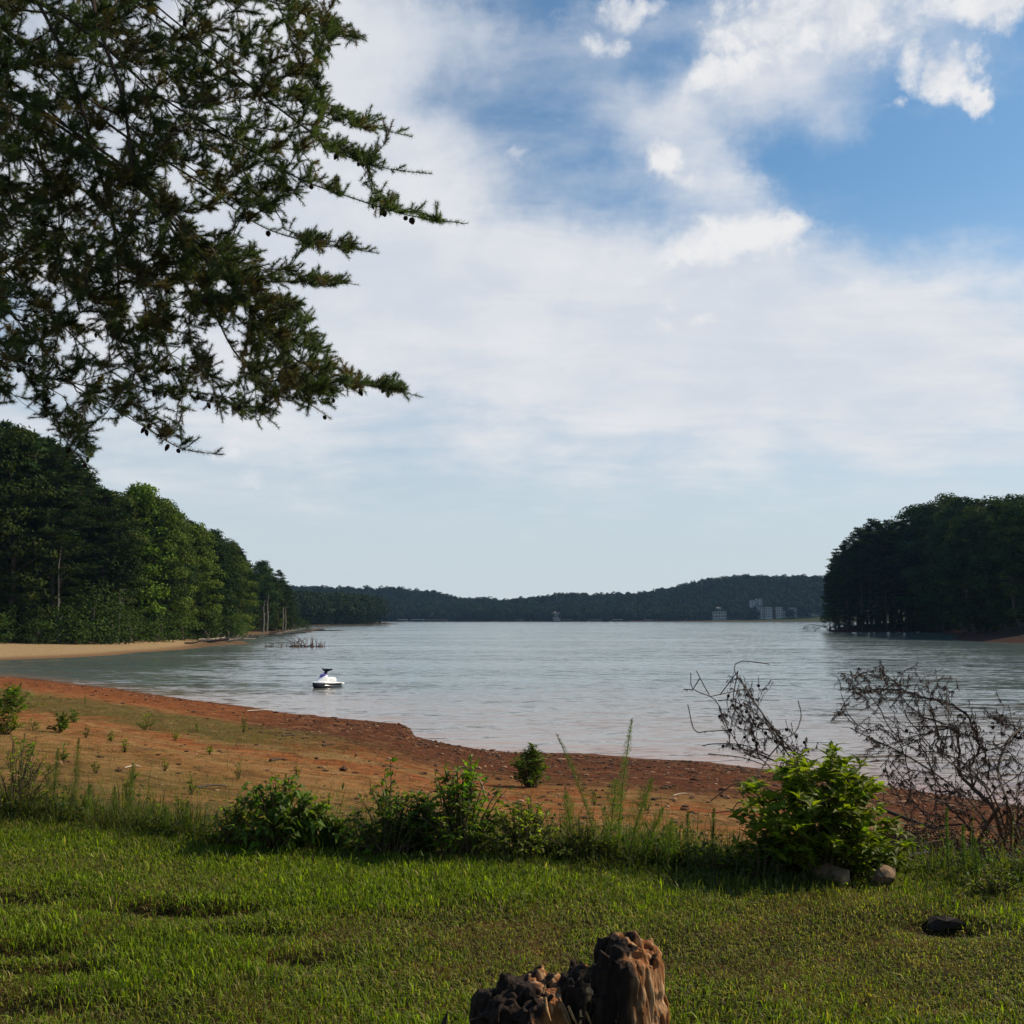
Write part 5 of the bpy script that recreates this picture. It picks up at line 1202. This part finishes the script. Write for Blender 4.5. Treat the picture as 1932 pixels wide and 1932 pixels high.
# ------------------------------------------------------------------ jet ski
def build_jetski():
    c = on_water(615, 1297); root = empty('jet_ski', (c[0], c[1], 0)); tag(root, 'white personal watercraft with dark handlebar cover floating off the beach', 'jet ski')
    WHT, BLK, PUR = (.8, .8, .82), (.015, .015, .02), (.16, .12, .42)
    root.rotation_euler = (0, 0, R(-120)); root.scale = (.95, 1.0, 1.12)      # bow (+x) points towards the camera and left
    def sec(x, w, zb, zt_, p=2.4, n=20):
        th = np.arange(n) * 2 * math.pi / n; c_, s_ = np.cos(th), np.sin(th)
        return np.column_stack([np.full(n, x), np.sign(c_) * abs(c_) ** (2 / p) * w, (zb + zt_) / 2 + np.sign(s_) * abs(s_) ** (2 / p) * (zt_ - zb) / 2])
    st = [(-1.35, .42, -.12, .20), (-1.0, .50, -.2, .24), (-.3, .54, -.22, .27), (.4, .53, -.2, .30), (.9, .42, -.1, .33), (1.25, .24, .05, .36), (1.45, .05, .22, .37)]
    Geo().loft([sec(*s_) for s_ in st], BLK).build('hull', M_GLOSS, root, smooth=True)
    st = [(-1.30, .40, .16, .27), (-.9, .47, .18, .33), (-.2, .50, .2, .36), (.35, .48, .22, .42), (.85, .38, .25, .44), (1.2, .22, .3, .43), (1.42, .05, .34, .40)]
    Geo().loft([sec(*s_, 3.0) for s_ in st], WHT).build('deck', M_GLOSS, root, smooth=True)
    st = [(-.1, .20, .3, .70), (.15, .29, .3, .86), (.4, .30, .3, .80), (.7, .24, .3, .62), (1.0, .13, .3, .48)]
    Geo().loft([sec(*s_, 2.6) for s_ in st], WHT).build('front_cowl', M_GLOSS, root, smooth=True)
    st = [(.05, .19, .78, .88), (.22, .24, .76, .90), (.42, .23, .70, .86), (.58, .15, .64, .76)]
    Geo().loft([sec(*s_, 2.6) for s_ in st], PUR).build('cowl_panel', M_GLOSS, root, smooth=True)
    st = [(-1.05, .14, .3, .48), (-.95, .19, .3, .60), (-.5, .20, .3, .66), (-.15, .17, .3, .62), (0, .12, .3, .58)]
    Geo().loft([sec(*s_, 2.8) for s_ in st], (.74, .74, .76)).build('seat', M_RUBBER, root, smooth=True)
    Geo().loft([sec(-1.85, .25, .10, .24, 3), sec(-1.7, .34, .10, .27, 3), sec(-1.3, .38, .12, .27, 3)], WHT).build('rear_platform', M_GLOSS, root, smooth=True)
    g = Geo(); g.tube([[.12, 0, .82], [.05, 0, .95], [0, 0, 1.05]], [.13, .12, .10], 10, BLK)
    g.build('steering_column', M_RUBBER, root, smooth=True)
    g = Geo(); g.tube([[-.12, -.46, 1.17], [-.05, -.25, 1.10], [0, 0, 1.08], [-.05, .25, 1.11], [-.12, .46, 1.15]], [.045, .07, .12, .07, .045], 8, BLK); g.build('handlebar', M_RUBBER, root, smooth=True)
    g = Geo(); g.tube([[1.44, .0, .30], [1.2, .25, .27], [.7, .45, .26], [0, .55, .25], [-.8, .52, .24], [-1.35, .42, .22]], .03, 6, BLK); g.tube([[1.44, .0, .30], [1.2, -.25, .27], [.7, -.45, .26], [0, -.55, .25], [-.8, -.52, .24], [-1.35, -.42, .22]], .03, 6, BLK)
    g.build('bumper_rail', M_RUBBER, root)
build_jetski()

# ------------------------------------------------------------------ far shore: houses, docks, boats, mast
GL = (.05, .06, .07)
def house(name, px0, px1, ytop, ybot, d, label, cat, storeys, bays, col=(.36, .35, .34), rf=(.14, .13, .12), depth=14, group=None, roof='flat', balcony=False):
    a, b = at(px0, ybot, d), at(px1, ytop, d); x0, x1 = a[0], b[0]; zb, zt_ = a[2], b[2]; gy = min(gz(x0, d), gz(x1, d)); root = empty(name, ((x0 + x1) / 2, d, min(zb, gy))); tag(root, label, cat, group)
    O = np.array(root.location); w = (x1 - x0) / 2; h = zt_ - O[2]; g = Geo(); g.box((-w, 0, -2), (w, depth, h), col); g.build('walls', M_PAINT, root)
    g = Geo()
    if roof == 'flat': g.box((-w - .5, -.6, h), (w + .5, depth + .5, h + .9), rf)
    else:
        V = [(-w - .8, -.8, h), (w + .8, -.8, h), (w + .8, depth, h), (-w - .8, depth, h), (-w * .5, depth / 2, h + w * .5), (w * .5, depth / 2, h + w * .5)]; g.add(V, [(0, 1, 5, 4), (2, 3, 4, 5)], rf); g.add(V, [(1, 2, 5), (3, 0, 4), ], rf)
    g.build('roof', M_PAINT, root); hh = (zt_ - zb) / storeys; z0 = h - (zt_ - zb); bw = 2 * w / bays
    for i in range(storeys):
        for j in range(bays):
            g = Geo(); xa = -w + bw * (j + .22); g.box((xa, -.15, z0 + hh * (i + .25)), (xa + bw * .56, .1, z0 + hh * (i + .82)), GL); g.build('window', M_GLOSS, root)
        if balcony:
            g = Geo(); g.box((-w - .3, -2.0, z0 + hh * i), (w + .3, -.16, z0 + hh * i + .3), col); g.box((-w - .3, -2.0, z0 + hh * i + .3), (w + .3, -1.8, z0 + hh * i + 1.1), col); g.build('balcony', M_PAINT, root)
CG = 'pale blocks of flats on the far hillside'
house('apartment_block', 1418, 1427, 1133, 1150, 1640, 'leftmost narrow pale tower of the far hillside cluster', 'building', 5, 2, group=CG)
house('apartment_block', 1429, 1438, 1130, 1152, 1640, 'taller pale tower standing behind the far hillside cluster', 'building', 6, 2, group=CG)
house('apartment_block', 1432, 1442, 1146, 1166, 1600, 'pale stepped block below the tall tower on the far hillside', 'building', 5, 2, group=CG)
house('apartment_block', 1444, 1457, 1146, 1165, 1596, 'broad pale block right of the tall tower on the far hillside', 'building', 4, 3, group=CG)
house('apartment_block', 1465, 1476, 1146, 1163, 1600, 'pale block left of the low linking wing on the far hillside', 'building', 4, 3, group=CG)
house('apartment_block', 1476, 1492, 1154, 1164, 1604, 'low pale wing linking two blocks on the far hillside', 'building', 2, 4, group=CG)
house('apartment_block', 1493, 1503, 1147, 1162, 1602, 'rightmost pale block of the far hillside cluster', 'building', 3, 2, group=CG)
house('terrace_house', 1345, 1370, 1154, 1166, 1596, 'pale house with long balconies at the foot of the far hill', 'house', 2, 5, balcony=True, group='houses on the far shore')
house('terrace_house', 1352, 1360, 1147, 1154, 1610, 'small upper house above the one with long balconies', 'house', 1, 2, group='houses on the far shore', roof='gable')
house('lake_house', 1043, 1057, 1157, 1166, 1600, 'small white house low on the far shore, left of the middle', 'house', 2, 3, group='houses on the far shore', roof='gable')
house('lake_house', 1382, 1404, 1128, 1131, 1750, 'row of small pale roofs high on the far hill', 'house', 1, 5, depth=8, group='houses on the far shore', col=(.35, .34, .32))
house('lake_house', 1530, 1548, 1158, 1166, 1600, 'grey house beside the tip of the right point', 'house', 2, 3, group='houses on the far shore', col=(.35, .34, .32), roof='gable')
DK = [(760, 'leftmost white roofed boathouse on the far shore'), (788, 'second white roofed boathouse on the far shore'), (812, 'third boathouse on the far shore'), (835, 'fourth boathouse on the far shore'), (980, 'boathouse in the middle of the far shore'),
      (1068, 'boathouse right of the small white house'), (1124, 'boathouse behind the two small boats'), (1165, 'white roofed boathouse right of the middle'), (1222, 'wide low boathouse beyond the speeding boat')]
for i, (px, lab) in enumerate(DK):
    d = 1560 if px > 900 else 1500; c = on_water(px, 1172.5); x = (px - 966) / F * d; root = empty('boathouse', (x, d, 0)); tag(root, lab, 'boathouse', 'boathouses along the far shore'); w = 6 + (i * 7 % 4)
    g = Geo(); g.box((-w - 1, -1, .2), (w + 1, 10, .6), (.3, .27, .23)); g.build('deck', M_PAINT, root)
    g = Geo(); g.box((-w - .5, -.5, 3.2), (w + .5, 9.5, 3.6), (.6, .6, .6) if i in (0, 1, 7) else (.28, .28, .28)); g.build('roof', M_PAINT, root)
    for sx in (-w, -w / 3, w / 3, w):
        g = Geo(); g.box((sx - .15, 0, .6), (sx + .15, .3, 3.2), (.25, .22, .2)); g.build('post', M_PAINT, root)
def boat(px, d, L, label, yaw, wake=False):
    x = (px - 966) / F * d; root = empty('motor_boat', (x, d, 0), yaw); tag(root, label, 'boat', 'motor boats on the far water'); g = Geo(); rings = []
    for f, w, z in [(-.5, .16, .5), (-.2, .18, .5), (.2, .16, .6), (.4, .08, .75), (.5, .01, .9)]:
        rings.append([(f * L, -w * L, z), (f * L, -w * L * .6, -.2), (f * L, w * L * .6, -.2), (f * L, w * L, z)])
    g.loft(rings, (.7, .7, .7)); g.build('hull', M_GLOSS, root); g = Geo(); g.box((-.15 * L, -.1 * L, .5), (.12 * L, .1 * L, 1.9), (.12, .13, .15)); g.build('cabin', M_GLOSS, root)
boat(1110, 1400, 9, 'larger motor boat near the far shore, left of the others', 1.2); boat(1150, 1420, 6, 'small motor boat between the larger one and the speeding one', .3); boat(1266, 1300, 7, 'speeding motor boat near the far shore with a white wake', 3.14 - .2)
def wake():
    x = (1262 - 966) / F * 1300; g = Geo(); P = []
    for i in range(40):
        f = i / 39; g.box((x - 4 - f * 34 - .7, 1300 - .8 - f * 2, -.1), (x - 4 - f * 34 + .9, 1300 + .8 + f * 2, .25 * (1 - f) + .03), (.75, .78, .8))
    o = g.build('boat_wake', M_PAINT); tag(o, 'white foam trail behind the speeding boat', 'wake', kind='stuff')
wake()
def mast():
    c = at(1324, 1101, 1900); root = empty('radio_mast', (c[0], 1900, c[2] - 20)); tag(root, 'thin radio mast standing on the far hilltop', 'mast'); g = Geo()
    for a in range(3):
        q = np.array([math.cos(a * 2.09), math.sin(a * 2.09), 0]) * .9; g.tube([q, q * .4 + [0, 0, 28]], [.25, .18], 4, (.2, .2, .2))
    g.build('lattice', M_PAINT, root); g = Geo(); g.tube([[0, 0, 28], [0, 0, 34]], [.2, .1], 5, (.3, .1, .1)); g.build('antenna', M_PAINT, root)
mast()
